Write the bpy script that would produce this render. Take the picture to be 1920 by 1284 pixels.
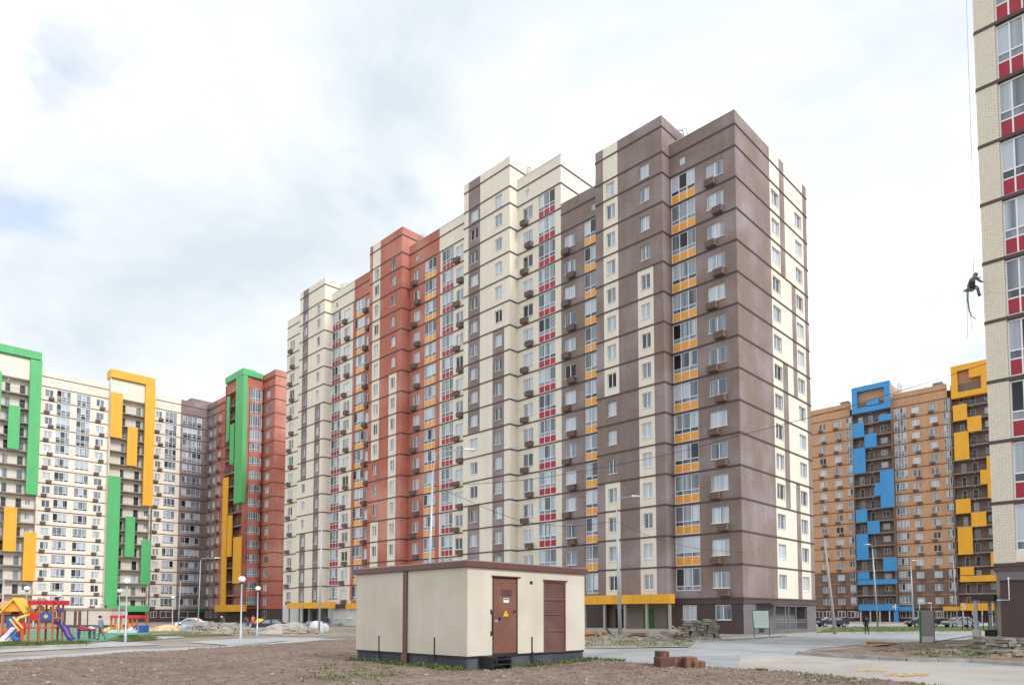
import bpy, bmesh, math, random
from mathutils import Vector, Matrix, noise
random.seed(7)
for o in list(bpy.data.objects): bpy.data.objects.remove(o)
sc = bpy.context.scene
COL = sc.collection
R = math.radians

# ------------------------------------------------------------------ camera
FPX, PITCH, PCX, PCY, TH = 1294.03, 0.0545113, 957.39, 1080.72, 0.790670
EYE = 1.75
H = 3.0                                   # storey height
CO, SI = math.cos(TH), math.sin(TH)
_cx, _cy = 6.953838*H, 20.630267*H
CAMX, CAMY = -(_cx*CO+_cy*SI), -(-_cx*SI+_cy*CO)
cam_d = bpy.data.cameras.new('camera'); cam = bpy.data.objects.new('camera', cam_d); COL.objects.link(cam)
cam.location = (CAMX, CAMY, EYE); cam.rotation_euler = (math.pi/2+PITCH, 0, -TH)
cam_d.sensor_width = 36; cam_d.lens = 36*FPX/1920
cam_d.shift_y = (PCY-642)/1920; cam_d.shift_x = (960-PCX)/1920
cam_d.clip_start = .1; cam_d.clip_end = 6000
sc.camera = cam
sc.render.resolution_x, sc.render.resolution_y = 1024, 684

# ------------------------------------------------------------------ sky and sun
SUN_DIR = Vector((.02, -.78, .60)).normalized()     # towards the sun
w = bpy.data.worlds.new('World'); sc.world = w; w.use_nodes = True
nt = w.node_tree; nt.nodes.clear()
def N(nt, t, **k):
    n = nt.nodes.new(t)
    for a, b in k.items(): setattr(n, a, b)
    return n
out = N(nt, 'ShaderNodeOutputWorld'); bg = N(nt, 'ShaderNodeBackground')
sky = N(nt, 'ShaderNodeTexSky', sky_type='NISHITA'); sky.sun_disc = False
sky.sun_elevation = math.asin(SUN_DIR.z); sky.sun_rotation = math.atan2(SUN_DIR.x, SUN_DIR.y)
sky.air_density = 1.0; sky.dust_density = 2.5
tc = N(nt, 'ShaderNodeTexCoord'); sep = N(nt, 'ShaderNodeSeparateXYZ')
nt.links.new(tc.outputs['Generated'], sep.inputs[0])
def M2(op, a, b=None):
    m = N(nt, 'ShaderNodeMath', operation=op)
    for i, v in enumerate((a, b)):
        if v is None: continue
        if isinstance(v, (int, float)): m.inputs[i].default_value = v
        else: nt.links.new(v, m.inputs[i])
    return m.outputs[0]
den = M2('ADD', M2('MAXIMUM', sep.outputs[2], 0.0), .22)
cv = N(nt, 'ShaderNodeCombineXYZ')
nt.links.new(M2('ADD', M2('DIVIDE', sep.outputs[0], den), 0.809), cv.inputs[0]); nt.links.new(M2('ADD', M2('DIVIDE', sep.outputs[1], den), -0.752), cv.inputs[1])
cv.inputs[2].default_value = 7.7
n1 = N(nt, 'ShaderNodeTexNoise'); n1.inputs['Scale'].default_value = 1.15; n1.inputs['Detail'].default_value = 9; n1.inputs['Roughness'].default_value = .58; n1.inputs['Distortion'].default_value = .35
n2 = N(nt, 'ShaderNodeTexNoise'); n2.inputs['Scale'].default_value = 2.6; n2.inputs['Detail'].default_value = 7; n2.inputs['Roughness'].default_value = .5
nt.links.new(cv.outputs[0], n1.inputs[0]); nt.links.new(cv.outputs[0], n2.inputs[0])
r1 = N(nt, 'ShaderNodeValToRGB')          # grey cloud undersides -> white tops
r1.color_ramp.elements[0].position = .33; r1.color_ramp.elements[0].color = (.275, .31, .333, 1)
r1.color_ramp.elements[1].position = .62; r1.color_ramp.elements[1].color = (.78, .78, .78, 1)
e_ = r1.color_ramp.elements.new(.50); e_.color = (.378, .392, .40, 1)
nt.links.new(n1.outputs[0], r1.inputs[0])
r2 = N(nt, 'ShaderNodeValToRGB')          # gaps of blue
r2.color_ramp.elements[0].position = .27; r2.color_ramp.elements[0].color = (0, 0, 0, 1)
r2.color_ramp.elements[1].position = .37; r2.color_ramp.elements[1].color = (1, 1, 1, 1)
nt.links.new(n2.outputs[0], r2.inputs[0])
skm = N(nt, 'ShaderNodeMix', data_type='RGBA', blend_type='MULTIPLY'); skm.inputs[0].default_value = 1
nt.links.new(sky.outputs[0], skm.inputs[6]); skm.inputs[7].default_value = (.10, .10, .10, 1)
mx = N(nt, 'ShaderNodeMix', data_type='RGBA')
cov = M2('MULTIPLY_ADD', r2.outputs[0], .45); cov.node.inputs[2].default_value = .55
nt.links.new(cov, mx.inputs[0]); nt.links.new(skm.outputs[2], mx.inputs[6]); nt.links.new(r1.outputs[0], mx.inputs[7])
nt.links.new(mx.outputs[2], bg.inputs[0]); bg.inputs[1].default_value = 1.0
nt.links.new(bg.outputs[0], out.inputs[0])
sd = bpy.data.lights.new('sun', 'SUN'); sun = bpy.data.objects.new('sun', sd); COL.objects.link(sun)
sd.energy = .9; sd.angle = R(14); sd.color = (1, .975, .94)
sun.rotation_euler = SUN_DIR.to_track_quat('Z', 'Y').to_euler()
sc.view_settings.view_transform = 'Standard'; sc.view_settings.look = 'None'
sc.view_settings.gamma = 1; sc.view_settings.use_curve_mapping = False
sc.view_settings.exposure = 1.44

# ------------------------------------------------------------------ pixel -> place
def ray(px, py):
    x = (px-PCX)/FPX; zc = (PCY-py)/FPX
    c, s = math.cos(PITCH), math.sin(PITCH)
    y = c-s*zc; z = s+c*zc
    return x*CO+y*SI, -x*SI+y*CO, z
def atX(px, py, X):                        # point on the plane X = const -> (y, z)
    r = ray(px, py); k = (X-CAMX)/r[0]; return CAMY+k*r[1], EYE+k*r[2]
def atY(px, py, Y):                        # point on the plane Y = const -> (x, z)
    r = ray(px, py); k = (Y-CAMY)/r[1]; return CAMX+k*r[0], EYE+k*r[2]
def G(px, py, z=0):                        # point on the ground
    r = ray(px, py); k = (z-EYE)/r[2]; return CAMX+k*r[0], CAMY+k*r[1]
def depth(x, y): return (x-CAMX)*SI+(y-CAMY)*CO
def camdir(): return Vector((SI, CO, 0))
def lin(r, g, b):
    f = lambda c: (c/255/12.92) if c/255 <= .04045 else ((c/255+.055)/1.055)**2.4
    return (f(r), f(g), f(b))

# ------------------------------------------------------------------ materials
MATS = {}
def mat(name, rgb, rough=.7, var=.12, scale=3.0, bump=0, metallic=0, spec=.5, fine=0, brick=None, coarse=None, streak=0):
    m = bpy.data.materials.new(name); m.use_nodes = True; t = m.node_tree
    b = t.nodes['Principled BSDF']; b.inputs['Roughness'].default_value = rough
    b.inputs['Metallic'].default_value = metallic; b.inputs['Specular IOR Level'].default_value = spec
    tcn = N(t, 'ShaderNodeTexCoord'); geo = N(t, 'ShaderNodeNewGeometry')
    nz = N(t, 'ShaderNodeTexNoise'); nz.inputs['Scale'].default_value = scale; nz.inputs['Detail'].default_value = 6
    nz.inputs['Roughness'].default_value = .6
    t.links.new(geo.outputs['Position'], nz.inputs[0])
    rp = N(t, 'ShaderNodeValToRGB')
    rp.color_ramp.elements[0].position = .3; rp.color_ramp.elements[1].position = .7
    rp.color_ramp.elements[0].color = tuple(max(0, c*(1-var)) for c in rgb)+(1,)
    rp.color_ramp.elements[1].color = tuple(min(1, c*(1+var)) for c in rgb)+(1,)
    t.links.new(nz.outputs[0], rp.inputs[0]); colr = rp.outputs[0]
    if coarse:                             # big soft blotches of another tone (weathering, efflorescence; brown: also painted sky cast)
        crgb, cs, amt = coarse
        nc = N(t, 'ShaderNodeTexNoise'); nc.inputs['Scale'].default_value = cs; nc.inputs['Detail'].default_value = 5
        t.links.new(geo.outputs['Position'], nc.inputs[0])
        rc = N(t, 'ShaderNodeMapRange'); rc.inputs[1].default_value = .45; rc.inputs[2].default_value = .7
        rc.inputs[3].default_value = 0; rc.inputs[4].default_value = amt
        t.links.new(nc.outputs[0], rc.inputs[0])
        mm = N(t, 'ShaderNodeMix', data_type='RGBA'); t.links.new(rc.outputs[0], mm.inputs[0])
        t.links.new(colr, mm.inputs[6]); mm.inputs[7].default_value = tuple(crgb)+(1,); colr = mm.outputs[2]
    if streak:                             # faint vertical rain streaks and floor-by-floor unevenness
        mpn = N(t, 'ShaderNodeMapping'); mpn.inputs['Scale'].default_value = (1.7, 1.7, .11)
        t.links.new(geo.outputs['Position'], mpn.inputs[0])
        ns = N(t, 'ShaderNodeTexNoise'); ns.inputs['Scale'].default_value = 1; ns.inputs['Detail'].default_value = 5; ns.inputs['Roughness'].default_value = .65
        t.links.new(mpn.outputs[0], ns.inputs[0])
        rs = N(t, 'ShaderNodeMapRange'); rs.inputs[1].default_value = .3; rs.inputs[2].default_value = .7; rs.inputs[3].default_value = 1-streak; rs.inputs[4].default_value = 1+streak*.6
        t.links.new(ns.outputs[0], rs.inputs[0])
        ml = N(t, 'ShaderNodeMix', data_type='RGBA', blend_type='MULTIPLY'); ml.inputs[0].default_value = 1
        t.links.new(colr, ml.inputs[6]); t.links.new(rs.outputs[0], ml.inputs[7]); colr = ml.outputs[2]
    hgt = None
    if brick:
        mort, bw, bh, amt = brick
        sp = N(t, 'ShaderNodeSeparateXYZ'); t.links.new(geo.outputs['Position'], sp.inputs[0])
        ad = N(t, 'ShaderNodeMath', operation='ADD'); t.links.new(sp.outputs[0], ad.inputs[0]); t.links.new(sp.outputs[1], ad.inputs[1])
        cb = N(t, 'ShaderNodeCombineXYZ'); t.links.new(ad.outputs[0], cb.inputs[0]); t.links.new(sp.outputs[2], cb.inputs[1])
        bt = N(t, 'ShaderNodeTexBrick'); bt.inputs['Scale'].default_value = 1; bt.inputs['Brick Width'].default_value = bw
        bt.inputs['Row Height'].default_value = bh; bt.inputs['Mortar Size'].default_value = .006; bt.inputs['Bias'].default_value = 0
        bt.inputs['Color1'].default_value = (.88, .88, .88, 1); bt.inputs['Color2'].default_value = (1.1, 1.1, 1.1, 1)
        bt.inputs['Mortar'].default_value = (mort, mort, mort, 1)
        t.links.new(cb.outputs[0], bt.inputs[0])
        mm = N(t, 'ShaderNodeMix', data_type='RGBA', blend_type='MULTIPLY'); mm.inputs[0].default_value = amt
        t.links.new(colr, mm.inputs[6]); t.links.new(bt.outputs[0], mm.inputs[7]); colr = mm.outputs[2]
    t.links.new(colr, b.inputs['Base Color'])
    if bump:
        nb = N(t, 'ShaderNodeTexNoise'); nb.inputs['Scale'].default_value = fine or scale*4; nb.inputs['Detail'].default_value = 4
        t.links.new(geo.outputs['Position'], nb.inputs[0])
        bp = N(t, 'ShaderNodeBump'); bp.inputs['Strength'].default_value = bump; bp.inputs['Distance'].default_value = .05
        t.links.new(nb.outputs[0], bp.inputs['Height']); t.links.new(bp.outputs[0], b.inputs['Normal'])
    MATS[name] = m; return m
def glassmat(name, dark, pale, bias, ior=1.75):
    """window glass: reflects the sky; what is behind it (dark room or curtain) differs from window to window"""
    m = bpy.data.materials.new(name); m.use_nodes = True; t = m.node_tree; b = t.nodes['Principled BSDF']
    b.inputs['Roughness'].default_value = .04; b.inputs['IOR'].default_value = ior
    oi = N(t, 'ShaderNodeObjectInfo'); tcn = N(t, 'ShaderNodeTexCoord'); sp = N(t, 'ShaderNodeSeparateXYZ')
    t.links.new(tcn.outputs['Object'], sp.inputs[0])
    a = N(t, 'ShaderNodeMath', operation='MULTIPLY_ADD'); a.inputs[1].default_value = 97.0
    t.links.new(oi.outputs['Random'], a.inputs[0]); t.links.new(sp.outputs[0], a.inputs[2])
    nz = N(t, 'ShaderNodeTexNoise'); nz.noise_dimensions = '1D'; nz.inputs['Scale'].default_value = 1.3; nz.inputs['Detail'].default_value = 3
    t.links.new(a.outputs[0], nz.inputs['W'])
    ad = N(t, 'ShaderNodeMath', operation='MULTIPLY_ADD'); ad.inputs[1].default_value = .55
    t.links.new(oi.outputs['Random'], ad.inputs[0]); t.links.new(nz.outputs[0], ad.inputs[2])
    rp = N(t, 'ShaderNodeValToRGB')
    rp.color_ramp.elements[0].position = bias; rp.color_ramp.elements[0].color = tuple(dark)+(1,)
    rp.color_ramp.elements[1].position = bias+.38; rp.color_ramp.elements[1].color = tuple(pale)+(1,)
    t.links.new(ad.outputs[0], rp.inputs[0]); t.links.new(rp.outputs[0], b.inputs['Base Color'])
    MATS[name] = m; return m
BR = lambda a: (.62, .26, .075, a)
mat('brown', lin(139, 122, 116), .85, .10, 9, .2, brick=BR(.7), coarse=(lin(168, 156, 162), .22, .8), streak=.11)  # lilac blotches: brick mottling plus the end wall's cool skylight put into colour
mat('dark_brown', lin(84, 70, 70), .85, .10, 9, .15, brick=BR(.5))
mat('cream', lin(236, 229, 215), .85, .05, 7, .1, brick=BR(.3), coarse=(lin(228, 220, 206), .15, .8), streak=.07)
mat('red', lin(184, 110, 94), .85, .08, 9, .15, brick=BR(.5), coarse=(lin(210, 152, 138), .14, .85), streak=.10)
mat('orange_brick', lin(206, 161, 126), .85, .10, 5, .15, brick=BR(.5), coarse=(lin(192, 149, 118), .3, .7), streak=.12)
mat('r_brown', lin(126, 106, 96), .85, .08, 9, .15, brick=BR(.4), streak=.12)
mat('belt', lin(86, 70, 70), .7, .1, 4)
mat('belt_orange', lin(196, 140, 104), .7, .1, 4)
mat('grey_base', lin(118, 112, 116), .8, .06, 4, .1, brick=(.7, .9, .45, .5))
mat('white', lin(236, 238, 240), .35, .02, 5)
mat('white_wall', lin(206, 208, 210), .8, .05, 3)
mat('rail_metal', lin(120, 122, 128), .4, .1, 5, metallic=.4)
mat('grey_metal', lin(150, 156, 162), .45, .08, 4, metallic=.3)
mat('galv', lin(176, 186, 194), .4, .10, 6, metallic=.35)
mat('concrete', lin(170, 164, 156), .9, .10, 4, .3)
mat('slab', lin(150, 136, 128), .85, .10, 3)
mat('orange_panel', lin(236, 164, 66), .45, .05, 1.5)
mat('red_panel', lin(164, 34, 58), .45, .06, 1.5)
mat('yellow', lin(236, 172, 44), .5, .04, .6, brick=(.72, 1.25, 1.5, .28), streak=.06)
mat('green', lin(84, 180, 112), .5, .04, .6, brick=(.72, 1.25, 1.5, .28), streak=.06)
mat('green_dark', lin(38, 112, 66), .5, .05, .6)
mat('blue', lin(64, 148, 212), .5, .04, .6, brick=(.72, 1.25, 1.5, .28), streak=.06)
mat('ac_brown', lin(122, 105, 99), .6, .12, 2)
mat('faded_paint', lin(206, 172, 112), .9, .25, 3)
mat('dark', lin(34, 32, 36), .6, .2, 3)
mat('black', lin(20, 20, 22), .7, .2, 5)
mat('rope', lin(90, 88, 90), .8, .1, 8)
mat('rope_pale', lin(196, 196, 200), .8, .1, 8)
glassmat('glass', lin(84, 98, 114), lin(192, 202, 214), .48)
glassmat('glass_dark', lin(52, 60, 72), lin(138, 150, 164), .58)
glassmat('glass_room', lin(30, 31, 36), lin(66, 70, 78), .6, 1.45)
mat('substation_wall', lin(207, 200, 187), .8, .03, 1.2, .06, fine=60, coarse=(lin(196, 187, 171), .8, .8), streak=.05)
mat('fascia', lin(104, 70, 64), .4, .08, 3)
mat('door_brown', lin(122, 80, 68), .5, .10, 3.5, coarse=(lin(138, 100, 88), 1.6, .6), streak=.12)
mat('vent_brown', lin(104, 72, 68), .5, .08, 3, coarse=(lin(122, 92, 86), 1.4, .6), streak=.1)
mat('plinth', lin(62, 68, 80), .8, .22, 3.5, .3, coarse=(lin(104, 108, 112), .9, .6))
mat('steel_black', lin(38, 38, 42), .5, .2, 6)
mat('sign_yellow', lin(240, 204, 30), .4, .02, 4)
mat('paper', lin(214, 222, 224), .6, .03, 6)
mat('board_face', lin(214, 232, 228), .5, .05, 1.5)
mat('board_back', lin(164, 160, 164), .6, .06, 3)
mat('board_green', lin(50, 120, 76), .5, .05, 3)
mat('cardboard', lin(128, 90, 70), .7, .12, 4)
mat('cardboard_dark', lin(96, 64, 52), .7, .15, 4)
mat('wood', lin(176, 140, 100), .8, .2, 3)
mat('stone_grey', lin(138, 133, 124), .95, .35, 2.5, .6)
mat('skin', lin(206, 160, 134), .6, .03, 8)
mat('orange_wood', lin(186, 100, 56), .5, .1, 4)
mat('play_red', lin(204, 56, 62), .4, .04, 3)
mat('play_blue', lin(48, 92, 168), .4, .04, 3)
mat('play_yellow', lin(230, 190, 80), .4, .04, 3)
mat('play_purple', lin(84, 62, 140), .4, .04, 3)
mat('play_white', lin(214, 222, 236), .35, .04, 3)
mat('globe', lin(246, 248, 252), .15, .01, 3)
mat('hat_yellow', lin(236, 206, 50), .4, .03, 3)
mat('vest_orange', lin(232, 108, 60), .7, .05, 6)
mat('cloth_black', lin(26, 26, 30), .85, .15, 9)
mat('cloth_grey', lin(96, 92, 100), .85, .12, 9)
mat('cloth_pale', lin(150, 146, 170), .85, .08, 9)
mat('cloth_blue', lin(52, 62, 104), .85, .12, 9)
mat('car_dark', lin(60, 62, 68), .25, .03, 2, metallic=.5)
mat('car_silver', lin(138, 138, 142), .25, .03, 2, metallic=.5)
mat('car_white', lin(226, 228, 232), .25, .02, 2)
mat('tyre', lin(30, 30, 32), .9, .1, 8)
mat('mixer_yellow', lin(240, 184, 40), .45, .08, 2)
# grounds
def groundmat(name, a, b_, c, s1, s2, bump, bs, rough=.95):
    m = bpy.data.materials.new(name); m.use_nodes = True; t = m.node_tree; p = t.nodes['Principled BSDF']
    p.inputs['Roughness'].default_value = rough; p.inputs['Specular IOR Level'].default_value = .25
    geo = N(t, 'ShaderNodeNewGeometry')
    def nz(s, d=7):
        n = N(t, 'ShaderNodeTexNoise'); n.inputs['Scale'].default_value = s; n.inputs['Detail'].default_value = d; n.inputs['Roughness'].default_value = .62
        t.links.new(geo.outputs['Position'], n.inputs[0]); return n.outputs[0]
    def rmp(v, lo, hi):
        n = N(t, 'ShaderNodeMapRange'); n.inputs[1].default_value = lo; n.inputs[2].default_value = hi; t.links.new(v, n.inputs[0]); return n.outputs[0]
    m1 = N(t, 'ShaderNodeMix', data_type='RGBA'); t.links.new(rmp(nz(s1), .38, .62), m1.inputs[0])
    m1.inputs[6].default_value = tuple(a)+(1,); m1.inputs[7].default_value = tuple(b_)+(1,)
    m2 = N(t, 'ShaderNodeMix', data_type='RGBA'); t.links.new(rmp(nz(s2), .5, .72), m2.inputs[0])
    t.links.new(m1.outputs[2], m2.inputs[6]); m2.inputs[7].default_value = tuple(c)+(1,)
    t.links.new(m2.outputs[2], p.inputs['Base Color'])
    bp = N(t, 'ShaderNodeBump'); bp.inputs['Strength'].default_value = bump; bp.inputs['Distance'].default_value = .08
    t.links.new(nz(bs, 5), bp.inputs['Height']); t.links.new(bp.outputs[0], p.inputs['Normal'])
    MATS[name] = m; return m
groundmat('dirt', lin(118, 101, 91), lin(150, 133, 122), lin(108, 94, 85), 2.6, .35, 1, 11)
groundmat('clod', lin(116, 99, 89), lin(150, 134, 123), lin(126, 111, 101), 4.0, 1.1, .5, 14)
groundmat('far_ground', lin(134, 124, 114), lin(154, 148, 140), lin(114, 98, 84), .25, .06, .4, 2)
groundmat('asphalt', lin(144, 147, 152), lin(168, 169, 172), lin(134, 131, 128), .35, .12, .25, 20)
groundmat('dusty_road', lin(160, 155, 150), lin(180, 175, 170), lin(144, 137, 129), .4, .2, .25, 20)
groundmat('path_conc', lin(160, 161, 165), lin(178, 178, 180), lin(150, 146, 142), .7, .2, .15, 12)
groundmat('grass', lin(82, 100, 58), lin(108, 124, 76), lin(128, 114, 86), 1.2, .25, .8, 16)
groundmat('sand', lin(204, 176, 128), lin(216, 194, 150), lin(190, 160, 116), 1, .3, .3, 12)
groundmat('rubber_green', lin(84, 140, 112), lin(104, 156, 128), lin(92, 130, 100), 1, .3, .1, 20)
groundmat('gravel', lin(136, 128, 118), lin(170, 162, 152), lin(112, 112, 84), 1.4, .3, .8, 12)
groundmat('kerb_stone', lin(158, 154, 150), lin(184, 180, 176), lin(140, 134, 126), 1.5, .4, .3, 10)
groundmat('weed', lin(74, 92, 50), lin(106, 122, 72), lin(122, 114, 78), 6, 1, .2, 10)

# ------------------------------------------------------------------ mesh helpers
class MB:
    def __init__(s): s.v = []; s.f = []; s.m = []
    def quad(s, a, b, c, d, m=0):
        i = len(s.v); s.v += [tuple(a), tuple(b), tuple(c), tuple(d)]; s.f.append((i, i+1, i+2, i+3)); s.m.append(m)
    def tri(s, a, b, c, m=0):
        i = len(s.v); s.v += [tuple(a), tuple(b), tuple(c)]; s.f.append((i, i+1, i+2)); s.m.append(m)
    def box(s, x0, x1, y0, y1, z0, z1, m=0):
        i = len(s.v)
        s.v += [(x0, y0, z0), (x1, y0, z0), (x1, y1, z0), (x0, y1, z0), (x0, y0, z1), (x1, y0, z1), (x1, y1, z1), (x0, y1, z1)]
        for f in ((3, 2, 1, 0), (4, 5, 6, 7), (0, 1, 5, 4), (1, 2, 6, 5), (2, 3, 7, 6), (3, 0, 4, 7)):
            s.f.append(tuple(i+k for k in f)); s.m.append(m)
        return s
    def xbox(s, M, x0, x1, y0, y1, z0, z1, m=0):
        k = len(s.v); s.box(x0, x1, y0, y1, z0, z1, m)
        for j in range(k, len(s.v)): s.v[j] = tuple(M @ Vector(s.v[j]))
        return s
    def tube(s, pts, r, n=6, m=0, cap=True):
        pts = [Vector(p) for p in pts]; rs = r if isinstance(r, (list, tuple)) else [r]*len(pts); rings = []
        for k, p in enumerate(pts):
            d = (pts[min(k+1, len(pts)-1)]-pts[max(k-1, 0)]).normalized()
            u = d.orthogonal().normalized() if k == 0 else (u-d*u.dot(d)).normalized()
            v = d.cross(u); i = len(s.v)
            for q in range(n):
                a = 2*math.pi*q/n; s.v.append(tuple(p+(u*math.cos(a)+v*math.sin(a))*rs[k]))
            rings.append(i)
        for a, b in zip(rings, rings[1:]):
            for q in range(n): s.f.append((a+q, a+(q+1) % n, b+(q+1) % n, b+q)); s.m.append(m)
        if cap:
            s.f.append(tuple(rings[0]+q for q in reversed(range(n)))); s.m.append(m)
            s.f.append(tuple(rings[-1]+q for q in range(n))); s.m.append(m)
        return s
    def lathe(s, prof, n=12, c=(0, 0, 0), m=0):
        i = len(s.v)
        for r, z in prof:
            for q in range(n):
                a = 2*math.pi*q/n; s.v.append((c[0]+r*math.cos(a), c[1]+r*math.sin(a), c[2]+z))
        for k in range(len(prof)-1):
            for q in range(n):
                s.f.append((i+k*n+q, i+k*n+(q+1) % n, i+(k+1)*n+(q+1) % n, i+(k+1)*n+q)); s.m.append(m)
        return s
    def prism(s, poly, y0, y1, m=0):        # poly in (x, z), extruded along y
        i = len(s.v); n = len(poly)
        s.v += [(x, y0, z) for x, z in poly]+[(x, y1, z) for x, z in poly]
        s.f.append(tuple(i+k for k in range(n))); s.m.append(m)
        s.f.append(tuple(i+n+k for k in reversed(range(n)))); s.m.append(m)
        for k in range(n):
            s.f.append((i+k, i+n+k, i+n+(k+1) % n, i+(k+1) % n)); s.m.append(m)
        return s
    def mesh(s, name, mats, smooth=False):
        me = bpy.data.meshes.new(name); me.from_pydata(s.v, [], s.f)
        for m in (mats if isinstance(mats, (list, tuple)) else [mats]): me.materials.append(MATS[m])
        me.polygons.foreach_set('material_index', s.m)
        if smooth: me.polygons.foreach_set('use_smooth', [True]*len(s.f))
        me.update(); return me
def link(name, data, parent=None, loc=None, rz=None):
    o = bpy.data.objects.new(name, data); COL.objects.link(o)
    if parent: o.parent = parent
    if loc is not None: o.location = loc
    if rz is not None: o.rotation_euler = (0, 0, rz)
    return o
def part(name, mb, mats, parent, smooth=False, loc=None, rz=None): return link(name, mb.mesh(name, mats, smooth), parent, loc, rz)
def tag(o, label, cat, group=None):
    o['label'] = label; o['category'] = cat
    if group: o['group'] = group
    return o
def thing(name, label, cat, loc=(0, 0, 0), rz=0, group=None): return tag(link(name, None, None, loc, rz), label, cat, group)
def struct(name, mb, mats, smooth=False, kind='structure', label=None):
    o = part(name, mb, mats, None, smooth); o['kind'] = kind
    if label: o['label'] = label
    return o
def bevel(me, w=.02, seg=2):
    bm = bmesh.new(); bm.from_mesh(me); bmesh.ops.remove_doubles(bm, verts=bm.verts, dist=1e-5)
    bmesh.ops.bevel(bm, geom=bm.edges[:], offset=w, segments=seg, affect='EDGES', clamp_overlap=True)
    bm.to_mesh(me); bm.free(); return me

# ------------------------------------------------------------------ ground
mb = MB(); mb.quad((-900, -900, -.02), (1500, -900, -.02), (1500, 1500, -.02), (-900, 1500, -.02))
struct('ground', mb, 'far_ground')
def sheet(name, px, material, z, kind='structure', zb=None, label=None):
    """flat sheet from outline points (pixels on the ground)"""
    pts = [G(*p) for p in px]
    bm = bmesh.new(); vs = [bm.verts.new((x, y, z)) for x, y in pts]; bm.faces.new(vs)
    bmesh.ops.triangulate(bm, faces=bm.faces[:])
    me = bpy.data.meshes.new(name); bm.to_mesh(me); bm.free(); me.materials.append(MATS[material])
    o = link(name, me); o['kind'] = kind
    if label: o['label'] = label
    return o
def strip(name, pts, half, material, z0, z1, kind='structure', parent=None):
    """kerb-like strip along world points"""
    mb = MB(); L = [Vector((p[0], p[1], 0)) for p in pts]
    prev = None
    for k, p in enumerate(L):
        d = (L[min(k+1, len(L)-1)]-L[max(k-1, 0)]).normalized(); n = Vector((-d.y, d.x, 0))*half
        ring = [p-n+Vector((0, 0, z0)), p+n+Vector((0, 0, z0)), p+n+Vector((0, 0, z1)), p-n+Vector((0, 0, z1))]
        if prev:
            for q in range(4): mb.quad(prev[q], prev[(q+1) % 4], ring[(q+1) % 4], ring[q])
        else: mb.quad(*ring)
        prev = ring
    mb.quad(*prev)
    return struct(name, mb, material, kind=kind)
def kerb_line(name, px, material='kerb_stone'):
    """a run of kerb stones: each stone a part of the kerb"""
    pts = [Vector((*G(*p), 0)) for p in px]
    root = link(name, None, None, (pts[0].x, pts[0].y, 0)); root['kind'] = 'structure'
    me = None
    for a, b in zip(pts, pts[1:]):
        n = max(1, round((b-a).length/1.0)); d = (b-a)/n
        for k in range(n):
            m_ = MB(); l = d.length; j = random.uniform(-.012, .012)
            m_.box(-l/2+.008, l/2-.008, -.075+j, .075+j, -.05, .12+random.uniform(-.008, .008))
            o = part('kerb_stone', m_, material, root); c = a+d*(k+.5)-pts[0]
            o.location = (c.x, c.y, 0); o.rotation_euler = (0, 0, math.atan2(d.y, d.x))
    return root
sheet('road', [(1040, 1222), (1097, 1216), (1290, 1213.5), (1302, 1203.5), (1420, 1197), (1505, 1190), (1560, 1187.3), (1640, 1186), (1880, 1184), (2100, 1183), (2150, 1192), (1880, 1196), (1740, 1201), (1600, 1209), (1520, 1217), (1490, 1226), (1560, 1232), (1700, 1239), (1820, 1242), (1930, 1249), (2200, 1262), (2200, 1330), (1950, 1345), (1750, 1300), (1500, 1285), (1300, 1270), (1040, 1250)], 'asphalt', .002)
sheet('road_dust', [(1390, 1228), (1500, 1230), (1620, 1238), (1760, 1244), (1920, 1252), (2200, 1266), (2200, 1330), (1950, 1344), (1750, 1300), (1520, 1284), (1380, 1262)], 'dusty_road', .006)
sheet('soil_bed', [(1588, 1216), (1690, 1207), (1760, 1202), (1880, 1197), (2150, 1193), (2200, 1258), (1930, 1245.5), (1820, 1239), (1700, 1236), (1560, 1229), (1520, 1221)], 'dirt', .03)
sheet('verge', [(1040, 1212), (1097, 1201), (1230, 1198), (1310, 1199), (1292, 1212.5), (1097, 1216), (1040, 1221)], 'gravel', .025)
sheet('lawn', [(1528, 1186.2), (1560, 1176), (1640, 1174), (1880, 1172.5), (2100, 1172), (2100, 1182), (1880, 1183.2), (1640, 1185.3)], 'grass', .02)
sheet('pavement', [(1395, 1193), (1530, 1184.5), (1560, 1187), (1505, 1189), (1420, 1196), (1330, 1202), (1300, 1202), (1310, 1197)], 'path_conc', .015)
sheet('street', [(1520, 1173), (1530, 1169), (2200, 1167), (2200, 1171), (1560, 1174.5)], 'asphalt', .004)
sheet('path', [(-260, 1262), (0, 1234), (233, 1218), (401, 1212), (520, 1204), (570, 1196.5), (640, 1197.5), (585, 1202.6), (440, 1213.6), (401, 1215.2), (233, 1224), (98, 1235), (0, 1243), (-260, 1285)], 'path_conc', .012)
sheet('path', [(-200, 1226), (0, 1217), (160, 1211), (165, 1207.5), (205, 1202.5), (260, 1203.5), (300, 1208.5), (180, 1213.5), (0, 1223), (-200, 1236)], 'path_conc', .008)
sheet('path', [(345, 1204), (420, 1198.5), (545, 1194.5), (640, 1195), (570, 1198), (470, 1207), (430, 1210), (400, 1207)], 'path_conc', .016)
sheet('path', [(288, 1199), (350, 1194.3), (335, 1192.5), (270, 1193), (230, 1197.5), (255, 1200)], 'path_conc', .018)
sheet('grass_strip', [(-160, 1211), (0, 1204.5), (100, 1203), (160, 1204.5), (162, 1208.2), (0, 1214), (-160, 1222)], 'grass', .022)
sheet('lawn', [(232, 1202.2), (290, 1199.5), (288, 1194), (270, 1191), (215, 1194), (200, 1199)], 'grass', .024)
sheet('lawn', [(262, 1190.5), (330, 1186.2), (420, 1187), (440, 1190), (350, 1192)], 'grass', .014)
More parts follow.
